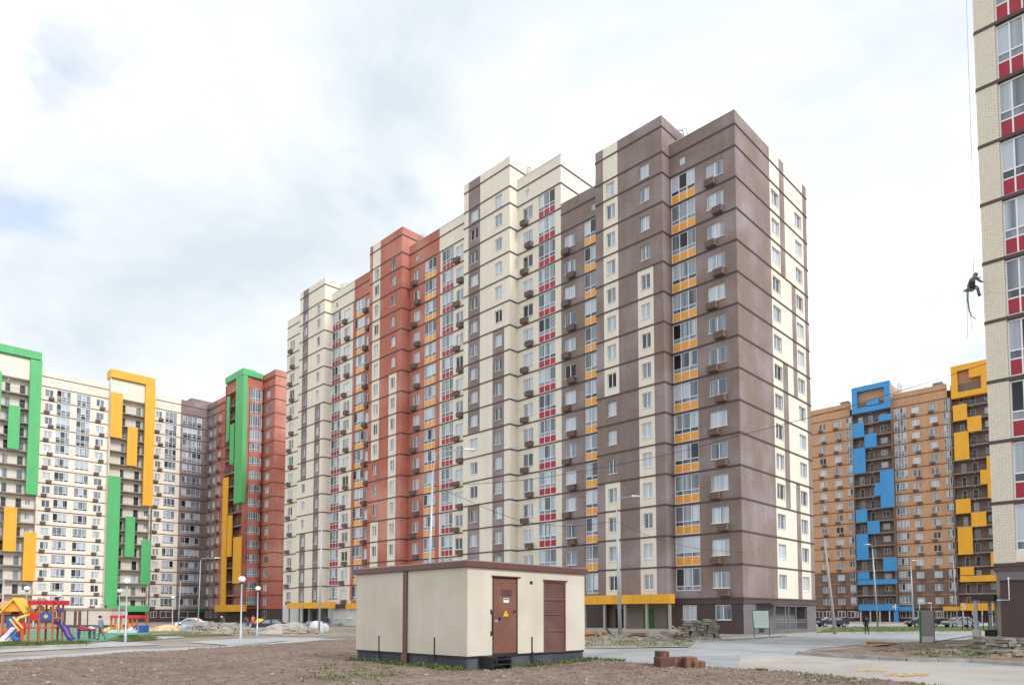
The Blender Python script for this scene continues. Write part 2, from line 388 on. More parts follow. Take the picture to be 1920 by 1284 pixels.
sheet('playground_mat', [(-160, 1206), (60, 1202), (200, 1201.3), (240, 1196), (215, 1191), (262, 1189.8), (300, 1184), (60, 1183), (-160, 1187)], 'rubber_green', .010)
sheet('sand_pit', [(-120, 1207), (0, 1203.8), (100, 1202.6), (98, 1199), (0, 1198), (-120, 1200)], 'sand', .017)
sheet('yard_gravel', [(300, 1184), (420, 1186), (560, 1193), (680, 1194), (700, 1178), (520, 1170), (330, 1172)], 'gravel', .006)
kerb_line('kerb', [(1302, 1203.6), (1420, 1197.4), (1505, 1190.4), (1560, 1187.6)])
kerb_line('kerb', [(1560, 1187.2), (1640, 1186.2), (1760, 1185.2), (1880, 1184.2)])
kerb_line('kerb', [(1497, 1224.5), (1560, 1230.5), (1700, 1237.5), (1820, 1240.6), (1930, 1247.5), (2100, 1256)])
kerb_line('kerb', [(0, 1216), (80, 1213.2), (160, 1210.6)])
mb = MB(); rp_ = random.Random(4)
for (x0, x1, y0, y1, n_) in ((1605, 1662, 1254.5, 1258.5, 26), (1655, 1742, 1261.5, 1268.5, 40)):
    for k in range(n_):
        px, py = rp_.uniform(x0, x1-8), rp_.uniform(y0, y1-.8); w_, h_ = rp_.uniform(4, 13), rp_.uniform(.5, 1.3)
        mb.quad(*[(*G(*p), .0105+.0004*k) for p in ((px, py+h_), (px+w_, py+h_+.4), (px+w_+2, py+.3), (px+2, py))])
struct('road_paint', mb, 'faded_paint')

# the ploughed soil in front: displaced sheet, with loose clods
EDGE_FAR = [(-700, 1300), (-260, 1287), (0, 1244), (98, 1236), (233, 1225), (401, 1216), (470, 1211), (585, 1203.4), (640, 1199), (760, 1196), (900, 1200), (1040, 1222), (1100, 1237), (1240, 1249), (1440, 1259), (1500, 1264), (1700, 1284), (1850, 1300), (2500, 1360)]
def far_py(px):
    for a, b in zip(EDGE_FAR, EDGE_FAR[1:]):
        if a[0] <= px <= b[0]:
            t = (px-a[0])/(b[0]-a[0]); return a[1]+t*(b[1]-a[1])
    return EDGE_FAR[-1][1]
def soil_z(x, y, e):
    """e: distance to the field's far edge, 0 at the edge"""
    p = Vector((x, y, 0))
    z = .05*noise.noise(p*.35)+.035*noise.noise(p*1.3+Vector((5, 2, 1)))+.045*abs(noise.noise(p*3.7))+.032*abs(noise.noise(p*8.0))
    return .07+z
mb = MB(); NX, NY = 420, 230; idx = {}
for i in range(NX+1):
    px = -700+3200*i/NX
    fp = far_py(px)
    xf, yf = G(px, fp); zf = depth(xf, yf)
    for j in range(NY+1):
        t = j/NY; zn = 9.0
        dz = zn*((zf/zn)**t) if zf > zn else zn
        k = dz/zf; x = CAMX+(xf-CAMX)*k; y = CAMY+(yf-CAMY)*k
        e = (zf-dz)
        z = soil_z(x, y, e)*min(1, .02+e/.5)
        mb.v.append((x, y, z))
for i in range(NX):
    for j in range(NY):
        a = i*(NY+1)+j; mb.f.append((a, a+NY+1, a+NY+2, a+1)); mb.m.append(0)
struct('soil_field', mb, 'dirt', smooth=True)
def rock(mb, c, r, m=0):
    """small irregular clod"""
    ph = random.random()*6.28; n = 5; i = len(mb.v)
    sq = random.uniform(.5, .85)
    for k, (rr, zz) in enumerate(((.75, -.3), (1, .25), (.55, .8))):
        for q in range(n):
            a = ph+q*6.283/n+k*.5; q_ = r*rr*random.uniform(.7, 1.25)
            mb.v.append((c[0]+q_*math.cos(a), c[1]+q_*math.sin(a), c[2]+zz*r*sq*random.uniform(.8, 1.2)))
    mb.v.append((c[0], c[1], c[2]+r*sq*1.0))
    for k in range(2):
        for q in range(n): mb.f.append((i+k*n+q, i+k*n+(q+1) % n, i+(k+1)*n+(q+1) % n, i+(k+1)*n+q)); mb.m.append(m)
    for q in range(n): mb.f.append((i+2*n+q, i+2*n+(q+1) % n, i+3*n)); mb.m.append(m)
mb = MB(); pale = MB()
for k in range(42000):
    px = random.uniform(-150, 2000); fp = far_py(px)
    xf, yf = G(px, fp); zf = depth(xf, yf)
    if zf < 12: continue
    dz = 11.5+(zf-11.7)*random.random()**1.15; q = dz/zf; x = CAMX+(xf-CAMX)*q; y = CAMY+(yf-CAMY)*q
    if -44.9 < x < -38 and -13.2 < y < -6.4: continue
    r = .013+.055*random.random()**3.4
    rock(mb if random.random() < .985 else pale, (x, y, soil_z(x, y, 1)*.9), r)
struct('soil_clods', mb, 'clod', kind='stuff', label='loose brown clods of soil scattered over the ploughed field')
struct('pebbles', pale, 'concrete', kind='stuff', label='pale stones and scraps lying in the soil')

# ------------------------------------------------------------------ facade toolkit
def P(face, c, s, z, o=0): return (c-o, s, z) if face == 'X' else (s, c-o, z)
RZ = {'X': math.pi/2, 'Y': math.pi}
def wallcell(mb, face, c, s0, s1, z0, z1, op=None, dep=.16):
    q = lambda a, b, cc, d: mb.quad(*[P(face, c, *t) for t in (a, b, cc, d)])
    if not op: q((s0, z0), (s1, z0), (s1, z1), (s0, z1)); return
    a0, a1, b0, b1 = op
    if a0 > s0+1e-4: q((s0, z0), (a0, z0), (a0, z1), (s0, z1))
    if a1 < s1-1e-4: q((a1, z0), (s1, z0), (s1, z1), (a1, z1))
    if b0 > z0+1e-4: q((a0, z0), (a1, z0), (a1, b0), (a0, b0))
    if b1 < z1-1e-4: q((a0, b1), (a1, b1), (a1, z1), (a0, z1))
    for (p, r_) in (((a0, b0), (a1, b0)), ((a1, b0), (a1, b1)), ((a1, b1), (a0, b1)), ((a0, b1), (a0, b0))):
        mb.quad(P(face, c, *p), P(face, c, *r_), P(face, c, r_[0], r_[1], -dep), P(face, c, p[0], p[1], -dep))
CACHE = {}
def win_meshes(w_, h_, n, trans=0):
    """frame with n lights; optional transom height; glass in one piece behind"""
    key = (round(w_, 2), round(h_, 2), n, round(trans, 2))
    if key in CACHE: return CACHE[key]
    fr = MB(); t = .065; x0, x1 = -w_/2, w_/2
    fr.box(x0, x1, -.05, .02, 0, t); fr.box(x0, x1, -.05, .02, h_-t, h_)
    fr.box(x0, x0+t, -.05, .02, t, h_-t); fr.box(x1-t, x1, -.05, .02, t, h_-t)
    for k in range(1, n):
        xm = x0+w_*k/n; fr.box(xm-t*.62, xm+t*.62, -.045, .024, t, h_-t)
    if trans: fr.box(x0+t, x1-t, -.04, .018, trans-.03, trans+.03)
    gl = MB()
    gl.quad((x0+.02, -.03, .02), (x1-.02, -.03, .02), (x1-.02, -.03, h_-.02), (x0+.02, -.03, h_-.02))
    si_ = MB().box(x0-.06, x1+.06, -.02, .21, -.045, -.005)
    r = (fr.mesh('window', 'white'), gl.mesh('pane', 'glass'), gl.mesh('pane', 'glass_dark'), gl.mesh('pane', 'glass_room'), si_.mesh('sill', 'white'))
    CACHE[key] = r; return r
def window(root, base, face, c, sc_, z, w_, h_, n=2, dep=.16, trans=0, dark=.12, sill=True, name='window'):
    m = win_meshes(w_, h_, n, trans)
    p = P(face, c, sc_, z, -dep+.05)
    o = link(name, m[0], root, (p[0]-base[0], p[1]-base[1], p[2]-base[2]), RZ[face])
    r = random.random()
    link('pane', m[3] if r < dark*.5 else m[2] if r < dark*1.6 else m[1], o)
    if sill: link('sill', m[4], o)
    return o
def ac_mesh():
    mb = MB(); w_, d, h_ = 1.0, .5, .58
    mb.box(-w_/2, w_/2, 0, d, 0, .04); mb.box(-w_/2, w_/2, 0, d, h_-.04, h_)
    for sx in (-1, 1):
        mb.box(sx*w_/2-.03*(sx > 0), sx*w_/2+.03*(sx < 0), 0, d, .04, h_-.04)
    mb.box(-w_/2+.04, w_/2-.04, .04, d-.05, .04, h_-.04)
    for k in range(6):
        z = .06+k*.082; mb.box(-w_/2+.03, w_/2-.03, d-.04, d+.005, z, z+.05)
    return mb.mesh('air_conditioner_basket', 'ac_brown')
AC = ac_mesh()
def ac(root, base, face, c, s, z, sc_=1):
    p = P(face, c, s, z, .005)
    o = link('air_conditioner_basket', AC, root, (p[0]-base[0], p[1]-base[1], p[2]-base[2]), RZ[face]); o.scale = (sc_, sc_, sc_); return o
def balc_meshes(w_, h_, n, panel_h, pm):
    key = ('b', round(w_, 2), round(h_, 2), n, panel_h, pm)
    if key in CACHE: return CACHE[key]
    fr = MB(); t = .07; x0, x1 = -w_/2, w_/2
    fr.box(x0, x1, -.05, .03, 0, t); fr.box(x0, x1, -.05, .03, h_-t, h_)
    fr.box(x0, x0+t, -.05, .03, t, h_-t); fr.box(x1-t, x1, -.05, .03, t, h_-t)
    for k in range(1, n):
        xm = x0+w_*k/n; fr.box(xm-.035, xm+.035, -.045, .036, t, h_-t)
    zz = [panel_h, panel_h+.42] if panel_h else [.45]
    for z in zz: fr.box(x0+t, x1-t, -.04, .03, z-.035, z+.035)
    pw = w_/n-.06
    pane = MB(); zt = zz[-1]+.03; pane.quad((-pw/2, -.02, zt), (pw/2, -.02, zt), (pw/2, -.02, h_-.05), (-pw/2, -.02, h_-.05))
    low = MB(); z0 = (panel_h+.03) if panel_h else .05; low.quad((x0+.03, -.02, z0), (x1-.03, -.02, z0), (x1-.03, -.02, zt-.06), (x0+.03, -.02, zt-.06))
    pan = None
    if panel_h:
        pan = MB().box(-pw/2+.005, pw/2-.005, -.03, .012, .06, panel_h-.03).mesh('panel', pm)
    r = (fr.mesh('balcony_glazing', 'white'), pane.mesh('pane', 'glass'), pane.mesh('pane', 'glass_dark'), pane.mesh('pane', 'glass_room'), low.mesh('railing_glass', 'glass_dark'), pan)
    CACHE[key] = r; return r
def balcony(root, base, face, c, s, z, w_, h_, n=3, panel_h=.85, pm='orange_panel', dark=.07, dep=.16):
    m = balc_meshes(w_, h_, n, panel_h, pm)
    p = P(face, c, s, z, -dep+.06)
    o = link('balcony_glazing', m[0], root, (p[0]-base[0], p[1]-base[1], p[2]-base[2]), RZ[face])
    for k in range(n):
        x = -w_/2+w_*(k+.5)/n; r = random.random()
        link('pane', m[3] if r < dark else m[2] if r < dark+.3 else m[1], o, (x, 0, 0))
        if m[5]: link('panel', m[5], o, (x, 0, 0))
    link('railing_glass', m[4], o)
    return o

# storey levels shared by the blocks of this estate
ZI = EYE+14.512045*H                       # underside of the attic of a 15-storey section
def top_of(fl): return ZI-(15-fl)*H        # top of storey fl
def lev(nf):                               # (z0, z1, name) for the storeys 2..nf and the attic
    L = [(top_of(f-1), top_of(f), f) for f in range(2, nf+1)]
    zt = top_of(nf); L.append((zt, zt+2.1, 'attic')); return L
Z1 = top_of(1)                             # top of the ground floor

# ------------------------------------------------------------------ main block
MAINB = (0, 0, 0)
main = thing('apartment_block', 'long stepped apartment block in brown, cream and terracotta sections with glazed balcony columns', 'apartment building')
W = {}
def wm(k): return W.setdefault(k, MB())
XB, TW = 16.6, -1.375                      # depth of the block; front plane of the towers
def ypx(a, b, py, X=0): return sorted((atX(a, py, X)[0], atX(b, py, X)[0]))
WH, WS = 1.5, .88                          # window height, sill above the floor line
bands = {}                                 # z -> list of boxes
SOLO = None
def band(z, face, c, s0, s1, hgt=.15):
    d = bands.setdefault(round(z, 3), MB()) if not SOLO else SOLO
    if face == 'X': d.box(c-.06, c+.02, s0, s1, z-hgt/2, z+hgt/2)
    else: d.box(s0, s1, c-.06, c+.02, z-hgt/2, z+hgt/2)
def wing(y0, y1, nf, colour, cols):
    """cols: list of dicts kind, y0, y1 (metres along the facade), panel"""
    cols = sorted(cols, key=lambda c: c['y'][0])
    edges = [y0]
    for a, b in zip(cols, cols[1:]): edges.append((a['y'][1]+b['y'][0])/2)
    edges.append(y1)
    for zi, (z0, z1, fl) in enumerate(lev(nf)):
        for k, c in enumerate(cols):
            s0, s1 = edges[k], edges[k+1]; op = None
            if fl == 'attic':
                if c.get('vent'): op = ((c['y'][0]+c['y'][1])/2-.32, (c['y'][0]+c['y'][1])/2+.32, z0+.75, z0+1.55)
            elif c['k'] == 'w': op = (c['y'][0], c['y'][1], z0+WS, z0+WS+WH)
            elif c['k'] == 'b':
                op = (c['y'][0], c['y'][1], z0+(.12 if fl > 2 else .72), z1-.12)
            wallcell(wm(colour), 'X', 0, s0, s1, z0, z1, op)
            if not op: continue
            sc_, w_ = (op[0]+op[1])/2, op[1]-op[0]
            if fl == 'attic': window(main, MAINB, 'X', 0, sc_, op[2], w_, op[3]-op[2], 1, sill=False)
            elif c['k'] == 'w':
                window(main, MAINB, 'X', 0, sc_, op[2], w_, WH, 2)
                off = .38 if fl % 2 else -.38
                ac(main, MAINB, 'X', 0, sc_+off, z0+.14)
            else:
                balcony(main, MAINB, 'X', 0, sc_, op[2], w_, op[3]-op[2], 3, .85 if fl > 2 else 0, c['p'])
        band(z1, 'X', 0, y0, y1)
    zt = top_of(nf)+2.1
    wallcell(wm(colour), 'X', 0, y0, y1, zt, zt+1.3)
    c_ = MB(); cap(c_, 0, .5, y0, y1, zt+1.3); part('parapet_cap', c_, 'white_wall', main)
    wm('roof').quad((0, y0, zt+.9), (XB, y0, zt+.9), (XB, y1, zt+.9), (0, y1, zt+.9))
    return zt+1.3
def cap(mb, x0, x1, y0, y1, z): mb.box(x0-.04, x1, y0-.02, y1+.02, z, z+.05)
def tower(y0, y1, nf, colour, alt, cols):
    """cols: (ya, yb, storey -> True when the stripe has the other colour); stripes are a bit wider than the windows"""
    global SOLO
    zt = top_of(nf)+2.1; levels = [(a, b, f) for a, b, f in lev(nf)]+[(zt, zt+2.6, 'ext'), (zt+2.6, zt+3.75, 'parapet')]
    cols = sorted(cols, key=lambda c: c[0])
    xs = [y0]
    for a, b, fn in cols: xs += [a-.38, b+.38]
    xs.append(y1)
    for z0, z1, fl in levels:
        for k in range(len(xs)-1):
            if k % 2 == 0: wallcell(wm(colour), 'X', TW, xs[k], xs[k+1], z0, z1); continue
            a, b, fn = cols[k//2]; cl = alt if fn(fl) else colour
            if fl in ('ext', 'parapet'): wallcell(wm(cl), 'X', TW, xs[k], xs[k+1], z0, z1); continue
            zz = z0+(WS if fl != 'attic' else .3)
            wallcell(wm(cl), 'X', TW, xs[k], xs[k+1], z0, z1, (a, b, zz, zz+WH), .2)
            window(main, MAINB, 'X', TW, (a+b)/2, zz, b-a, WH, 2 if fl != 'attic' else 1, .2, dark=.2)
        for yy in (y0, y1): wm(colour).quad((TW, yy, z0), (0, yy, z0), (0, yy, z1), (TW, yy, z1))
        if fl != 'parapet':
            if fl == 'ext': SOLO = MB()
            band(z1, 'X', TW, y0-.06, y1+.06); band(z1, 'Y', y0, TW+.02, 9 if fl == 'ext' else 0)
            (SOLO or bands[round(z1, 3)]).box(TW+.02, 0, y1-.02, y1+.06, z1-.075, z1+.075)
            if SOLO: part('belt_course', SOLO, 'belt', main); SOLO = None
    ze = zt+3.75; zw = zt+1.3              # above the wing's roof the tower is a free-standing box
    for yy in (y0, y1): wm(colour).quad((0, yy, zw-.5), (9, yy, zw-.5), (9, yy, ze), (0, yy, ze))
    wm(colour).quad((9, y0, zw-.5), (9, y1, zw-.5), (9, y1, ze), (9, y0, ze))
    wm('roof').quad((TW, y0, ze-.02), (9, y0, ze-.02), (9, y1, ze-.02), (TW, y1, ze-.02))
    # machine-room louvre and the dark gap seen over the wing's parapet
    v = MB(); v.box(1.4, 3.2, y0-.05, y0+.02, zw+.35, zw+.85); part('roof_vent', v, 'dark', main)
    rl = MB(); zr = zw
    for k in range(2): rl.tube([(1.5, y0-.25-.45*k, zr-.4), (1.5, y0-.25-.45*k, zr+2.2), (2.2, y0-.25-.45*k, zr+2.5), (2.6, y0-.25-.45*k, zr+1.9)], .03, 5)
    for z in (.5, .9, 1.3, 1.7, 2.1): rl.tube([(1.5, y0-.25, zr+z), (1.5, y0-.7, zr+z)], .025, 5)
    for z in (1.2, 1.9): rl.tube([(1.5, y0-.25, zr+z), (1.15, y0-.3, zr+z+.05), (1.0, y0-.47, zr+z+.05), (1.15, y0-.65, zr+z+.05), (1.5, y0-.7, zr+z)], .022, 5)
    part('roof_railing', rl, 'grey_metal', main)
T = lambda t: t*H
yA, yB1, yC = T(2.327), T(5.064), T(7.078)
yD, yD1, yE = T(9.377), T(12.141), T(14.357)
yF, yF1 = T(16.585), T(19.291)
ySpl = atX(663.3, 700, 0)[0]
yG, yG1, yEnd = T(23.64), T(26.371), T(28.742)
stripe_r = lambda f: isinstance(f, int) and f <= 12
stripe_l = lambda f: not (isinstance(f, int) and f in (6, 7, 8))
def cw(a, b, py, X=0): return tuple(ypx(a, b, py, X))
wing(0, yA, 15, 'brown', [dict(k='w', y=cw(1335, 1367.5, 1025)), dict(k='b', y=(atX(1313, 1030, 0)[0], yA-.12), p='orange_panel', vent=1)])
tower(yA, yB1, 15, 'brown', 'cream', [(*cw(1205.6, 1223, 900, TW), stripe_r), (*cw(1140.5, 1157, 900, TW), stripe_l)])
bw = yA-.12-atX(1313, 1030, 0)[0]
cwin = cw(1059.4, 1080, 800)
wing(yB1, yC, 15, 'brown', [dict(k='w', y=cwin), dict(k='b', y=(yB1+.1, atX(1097, 800, 0)[0]), p='orange_panel', vent=1)])
wing(yC, yD, 17, 'cream', [dict(k='w', y=cw(980.6, 999.4, 800), vent=1), dict(k='b', y=cw(1009.7, 1042, 800), p='red_panel')])
tower(yD, yD1, 17, 'cream', 'brown', [(*cw(927.4, 941, 800, TW), stripe_r), (*cw(881, 895.5, 800, TW), stripe_l)])
wing(yD1, yE, 17, 'cream', [dict(k='w', y=cw(855, 868.5, 600)), dict(k='b', y=cw(828.4, 850, 600), p='red_panel')])
wing(yE, yF, 17, 'red', [dict(k='w', y=cw(775.5, 787.3, 600), vent=1), dict(k='b', y=cw(795.7, 817.5, 600), p='orange_panel')])
tower(yF, yF1, 17, 'red', 'cream', [(*cw(733.4, 741.8, 560, TW), stripe_r), (*cw(701.6, 710, 560, TW), stripe_l)])
wing(yF1, ySpl, 17, 'red', [dict(k='w', y=cw(685.5, 693, 650)), dict(k='b', y=cw(664.8, 683.5, 650), p='orange_panel')])
wing(ySpl, yG, 17, 'cream', [dict(k='w', y=cw(644.6, 656, 650)), dict(k='b', y=(yG-bw-.1, yG-.1), p='red_panel', vent=1)])
tower(yG, yG1, 17, 'cream', 'brown', [(*cw(594, 599.8, 650, TW), stripe_r), (*cw(569.5, 575.6, 650, TW), stripe_l)])
wing(yG1, yEnd, 17, 'cream', [dict(k='w', y=cw(544.5, 553, 650))])
# white or terracotta slips between the colour sections
for yy, cl, nf in ((atX(822, 700, 0)[0], 'red', 17), (ySpl, 'red', 17)):
    v = MB().box(-.05, .02, yy-.28, yy+.28, Z1+.6, top_of(nf)); part('colour_slip', v, cl, main)
for yy in (atX(1044.5, 800, 0)[0], atX(1007.5, 800, 0)[0], atX(827, 600, 0)[0], atX(852, 600, 0)[0]): pass
# the end wall (facing -Y) and the sides that rise over lower sections
xe = [0, atY(1437, 500, 0)[0], atY(1459, 500, 0)[0], atY(1468, 500, 0)[0], atY(1486, 500, 0)[0], atY(1503, 500, 0)[0], XB]
wx1, wx2 = sorted((atY(1456.5, 880, 0)[0], atY(1471, 880, 0)[0])), sorted((atY(1500.5, 880, 0)[0], atY(1513, 880, 0)[0]))
e_ = [0, wx1[0]-.3, wx1[1]+.15, wx1[1]+1.35, wx2[0]-1.2, wx2[0]-.15, wx2[1]+.45, XB]
for z0, z1, fl in lev(15)+[(ZI+2.1, ZI+3.4, 'parapet')]:
    g = {'attic': 16, 'parapet': 17}.get(fl, fl)
    cl = ['brown', 'cream', 'brown' if (g >= 13 or 5 <= g <= 9) else 'cream', 'cream', 'brown' if g <= 12 and not 6 <= g <= 8 else 'cream', 'cream', 'brown']
    for k in range(7):
        op = None
        if isinstance(fl, int) and k in (1, 5):
            q = wx1 if k == 1 else wx2; op = (q[0], q[1], z0+WS, z0+WS+WH)
        wallcell(wm(cl[k]), 'Y', 0, e_[k], e_[k+1], z0, z1, op, .22)
        if op: window(main, MAINB, 'Y', 0, (op[0]+op[1])/2, op[2], op[1]-op[0], WH, 2, .22, dark=.35)
    if fl != 'parapet': band(z1, 'Y', 0, .02, XB+.06); bands[round(z1, 3)].box(-.06, .02, -.06, 0, z1-.075, z1+.075)
z0, z1 = ZI+2.0, top_of(17)+3.4            # cream end wall over the brown section
wallcell(wm('cream'), 'Y', yC, 0, XB, z0, z1)
band(top_of(17), 'Y', yC, 0, XB); band(top_of(17)+2.1, 'Y', yC, 0, XB)
# hidden sides, so that the block is closed
for x0, x1, y0, y1, nf in ((0, XB, 0, yC, 15), (0, XB, yC, yEnd, 17)):
    zt = top_of(nf)+3.3
    wm('cream').quad((XB, y0, 0), (XB, y1, 0), (XB, y1, zt), (XB, y0, zt))
wm('cream').quad((0, yEnd, 0), (XB, yEnd, 0), (XB, yEnd, top_of(17)+3.3), (0, yEnd, top_of(17)+3.3))
# ground floor
GF = Z1
v = wm('dark_brown')
gw = [cw(1279.5, 1306.5, 1147), cw(1340.5, 1371, 1147)]
wz0, wz1 = atX(1355, 1161.5, 0)[1], atX(1355, 1133, 0)[1]
ed = [0, (gw[1][1]+gw[0][0])/2, yA]
gws = sorted(gw, key=lambda q: q[0])
for k, q in enumerate(gws):
    wallcell(v, 'X', 0, ed[k], ed[k+1], 0, GF, (q[0], q[1], wz0, wz1))
    window(main, MAINB, 'X', 0, (q[0]+q[1])/2, wz0, q[1]-q[0], wz1-wz0, 2)
cor = MB(); cor.box(-.10, .02, -.10, yA, GF-.55, GF+.02); cor.box(-.16, -.10, -.16, yA, GF-.12, GF+.03); cor.box(.02, XB, -.10, .02, GF-.55, GF+.02); cor.box(.02, XB, -.16, -.10, GF-.12, GF+.03); cor.box(-.10, .02, -.16, -.10, GF-.12, GF+.03)
part('cornice', cor, 'belt', main)
# end wall, ground floor: grey cladding with a recessed glazed gallery
ga, gb = atY(1454, 1160, 0)[0], atY(1513.5, 1160, 0)[0]
gz0, gz1 = .75, 2.55
wallcell(wm('grey_base'), 'Y', 0, 0, XB, 0, GF, (ga, gb, gz0-.55, gz1), 1.2)
wm('grey_base').quad((ga, 1.2, 0), (gb, 1.2, 0), (gb, 1.2, 3), (ga, 1.2, 3))
gr = MB()
for k in range(4):
    x = ga+(gb-ga)*k/3; gr.box(x-.05, x+.05, .10, .18, gz0-.55, gz1)
for k in range(40):
    x = ga+(gb-ga)*k/39; gr.box(x-.012, x+.012, .12, .15, gz0-.5, gz0+.45)
for z in (gz0-.5, gz0+.2, gz0+.45): gr.box(ga, gb, .11, .16, z, z+.04)
part('gallery_railing', gr, 'grey_metal', main)
cp = MB(); da = atY(1418, 1160, 0)[0]; db = atY(1452, 1160, 0)[0]
cp.box(da, db, -1.5, 0, 2.62, 2.78); part('door_canopy', cp, 'belt', main)
dr = MB().box(da+.5, da+1.6, -.03, .03, .1, 2.2); part('door', dr, 'dark', main)
ps = MB().box(db-.1, db-.02, -1.45, -1.37, 0, 2.62); part('canopy_post', ps, 'grey_metal', main)
# ground floor along the courtyard: light wall, openings, entrances under yellow fascias
for (a, b, c_, cl) in ((yB1, yD1, 0, 'dark_brown'), (yD1, yF, 0, 'white_wall'), (yF1, yG, 0, 'white_wall'), (yG1, yEnd, 0, 'white_wall'), (yD, yD1, TW, 'dark_brown'), (yF, yF1, TW, 'dark_brown')):
    q = MB(); wallcell(q, 'X', c_, a, b, 0, GF)
    if c_: q.quad((TW, a, 0), (0, a, 0), (0, a, GF), (TW, a, GF))
    part('wall', q, cl, main)
for k in range(4):                        # windows in the pale wall next to the far entrance
    q = cw(628+22.5*k, 638+22.5*k, 1150)
    o = window(main, MAINB, 'X', -.12, (q[0]+q[1])/2, 1.1, q[1]-q[0], 1.7, 2, dark=.5)
def entrance(y0, y1, front, zb, zt, rough):
    """yellow fascia on posts in front of a recessed porch"""
    f = MB(); f.box(front, front+.12, y0, y1, zb, zt); f.box(front+.12, TW, y0, y0+.12, zb, zt); f.box(front+.12, TW, y1-.12, y1, zb, zt); f.box(front+.12, TW, y0+.12, y1-.12, zb+.3, zb+.45)
    o = part('entrance_fascia', f, 'yellow', main)
    for k in range(1, 5):
        y = y0+(y1-y0)*k/5; part('fascia_joint', MB().box(front-.004, front, y-.012, y+.012, zb, zt), 'dark', o)
    for k in range(5):
        y = y0+.25+(y1-y0-.5)*k/4; part('post', MB().box(front+.2, front+.42, y-.11, y+.11, 0, zb), 'concrete' if rough else 'grey_metal', main)
    b = MB(); b.box(1.0, 1.08, y0, y1, 0, GF); part('porch_wall', b, 'slab' if rough else 'grey_base', main)
    for k, (fr, wd, m_) in enumerate(((.16, 1.3, 'fascia'), (.42, 1.2, 'green_dark' if rough else 'dark'), (.75, 1.2, 'dark'))):
        y = y0+(y1-y0)*fr; part('door', MB().box(.93, .99, y-wd/2, y+wd/2, .15, 2.35), m_, main)
    part('porch_floor', MB().box(front-.1, 1.0, y0, y1, 0, .35), 'concrete', main)
    for k in range(2): part('step', MB().box(front-.5-.35*k, front-.1-.35*k, y0+1, y1-1, 0, .22-.11*k), 'concrete', main)
yf0, yf1 = atX(1256.5, 1122, -2.2)[0], atX(1090, 1122, -2.2)[0]
entrance(yf0, yf1, -2.2, atX(1180, 1131.5, -2.2)[1], atX(1180, 1114.5, -2.2)[1], True)
entrance(atX(620, 1133, -2.2)[0], atX(538, 1133, -2.2)[0], -2.2, atX(580, 1140, -2.2)[1], atX(580, 1129, -2.2)[1], False)
f = MB(); ya, yb_ = sorted((atX(648, 1132, -.5)[0], atX(690, 1132, -.5)[0])); f.box(-.5, -.02, ya, yb_, 2.6, 3.45); part('entrance_fascia', f, 'yellow', main)
f = MB(); ya, yb_ = sorted((atX(622, 1132, -.4)[0], atX(647, 1132, -.4)[0])); f.box(-.4, -.02, ya, yb_, 2.7, 3.4); part('shop_fascia', f, 'belt', main)
for z in sorted(bands): part('belt_course', bands[z], 'belt', main)
for k in W:
    if W[k].v: part('roof' if k == 'roof' else 'parapet_cap' if k == 'cap' else 'wall', W[k], {'cap': 'white_wall', 'roof': 'concrete'}.get(k, k), main)

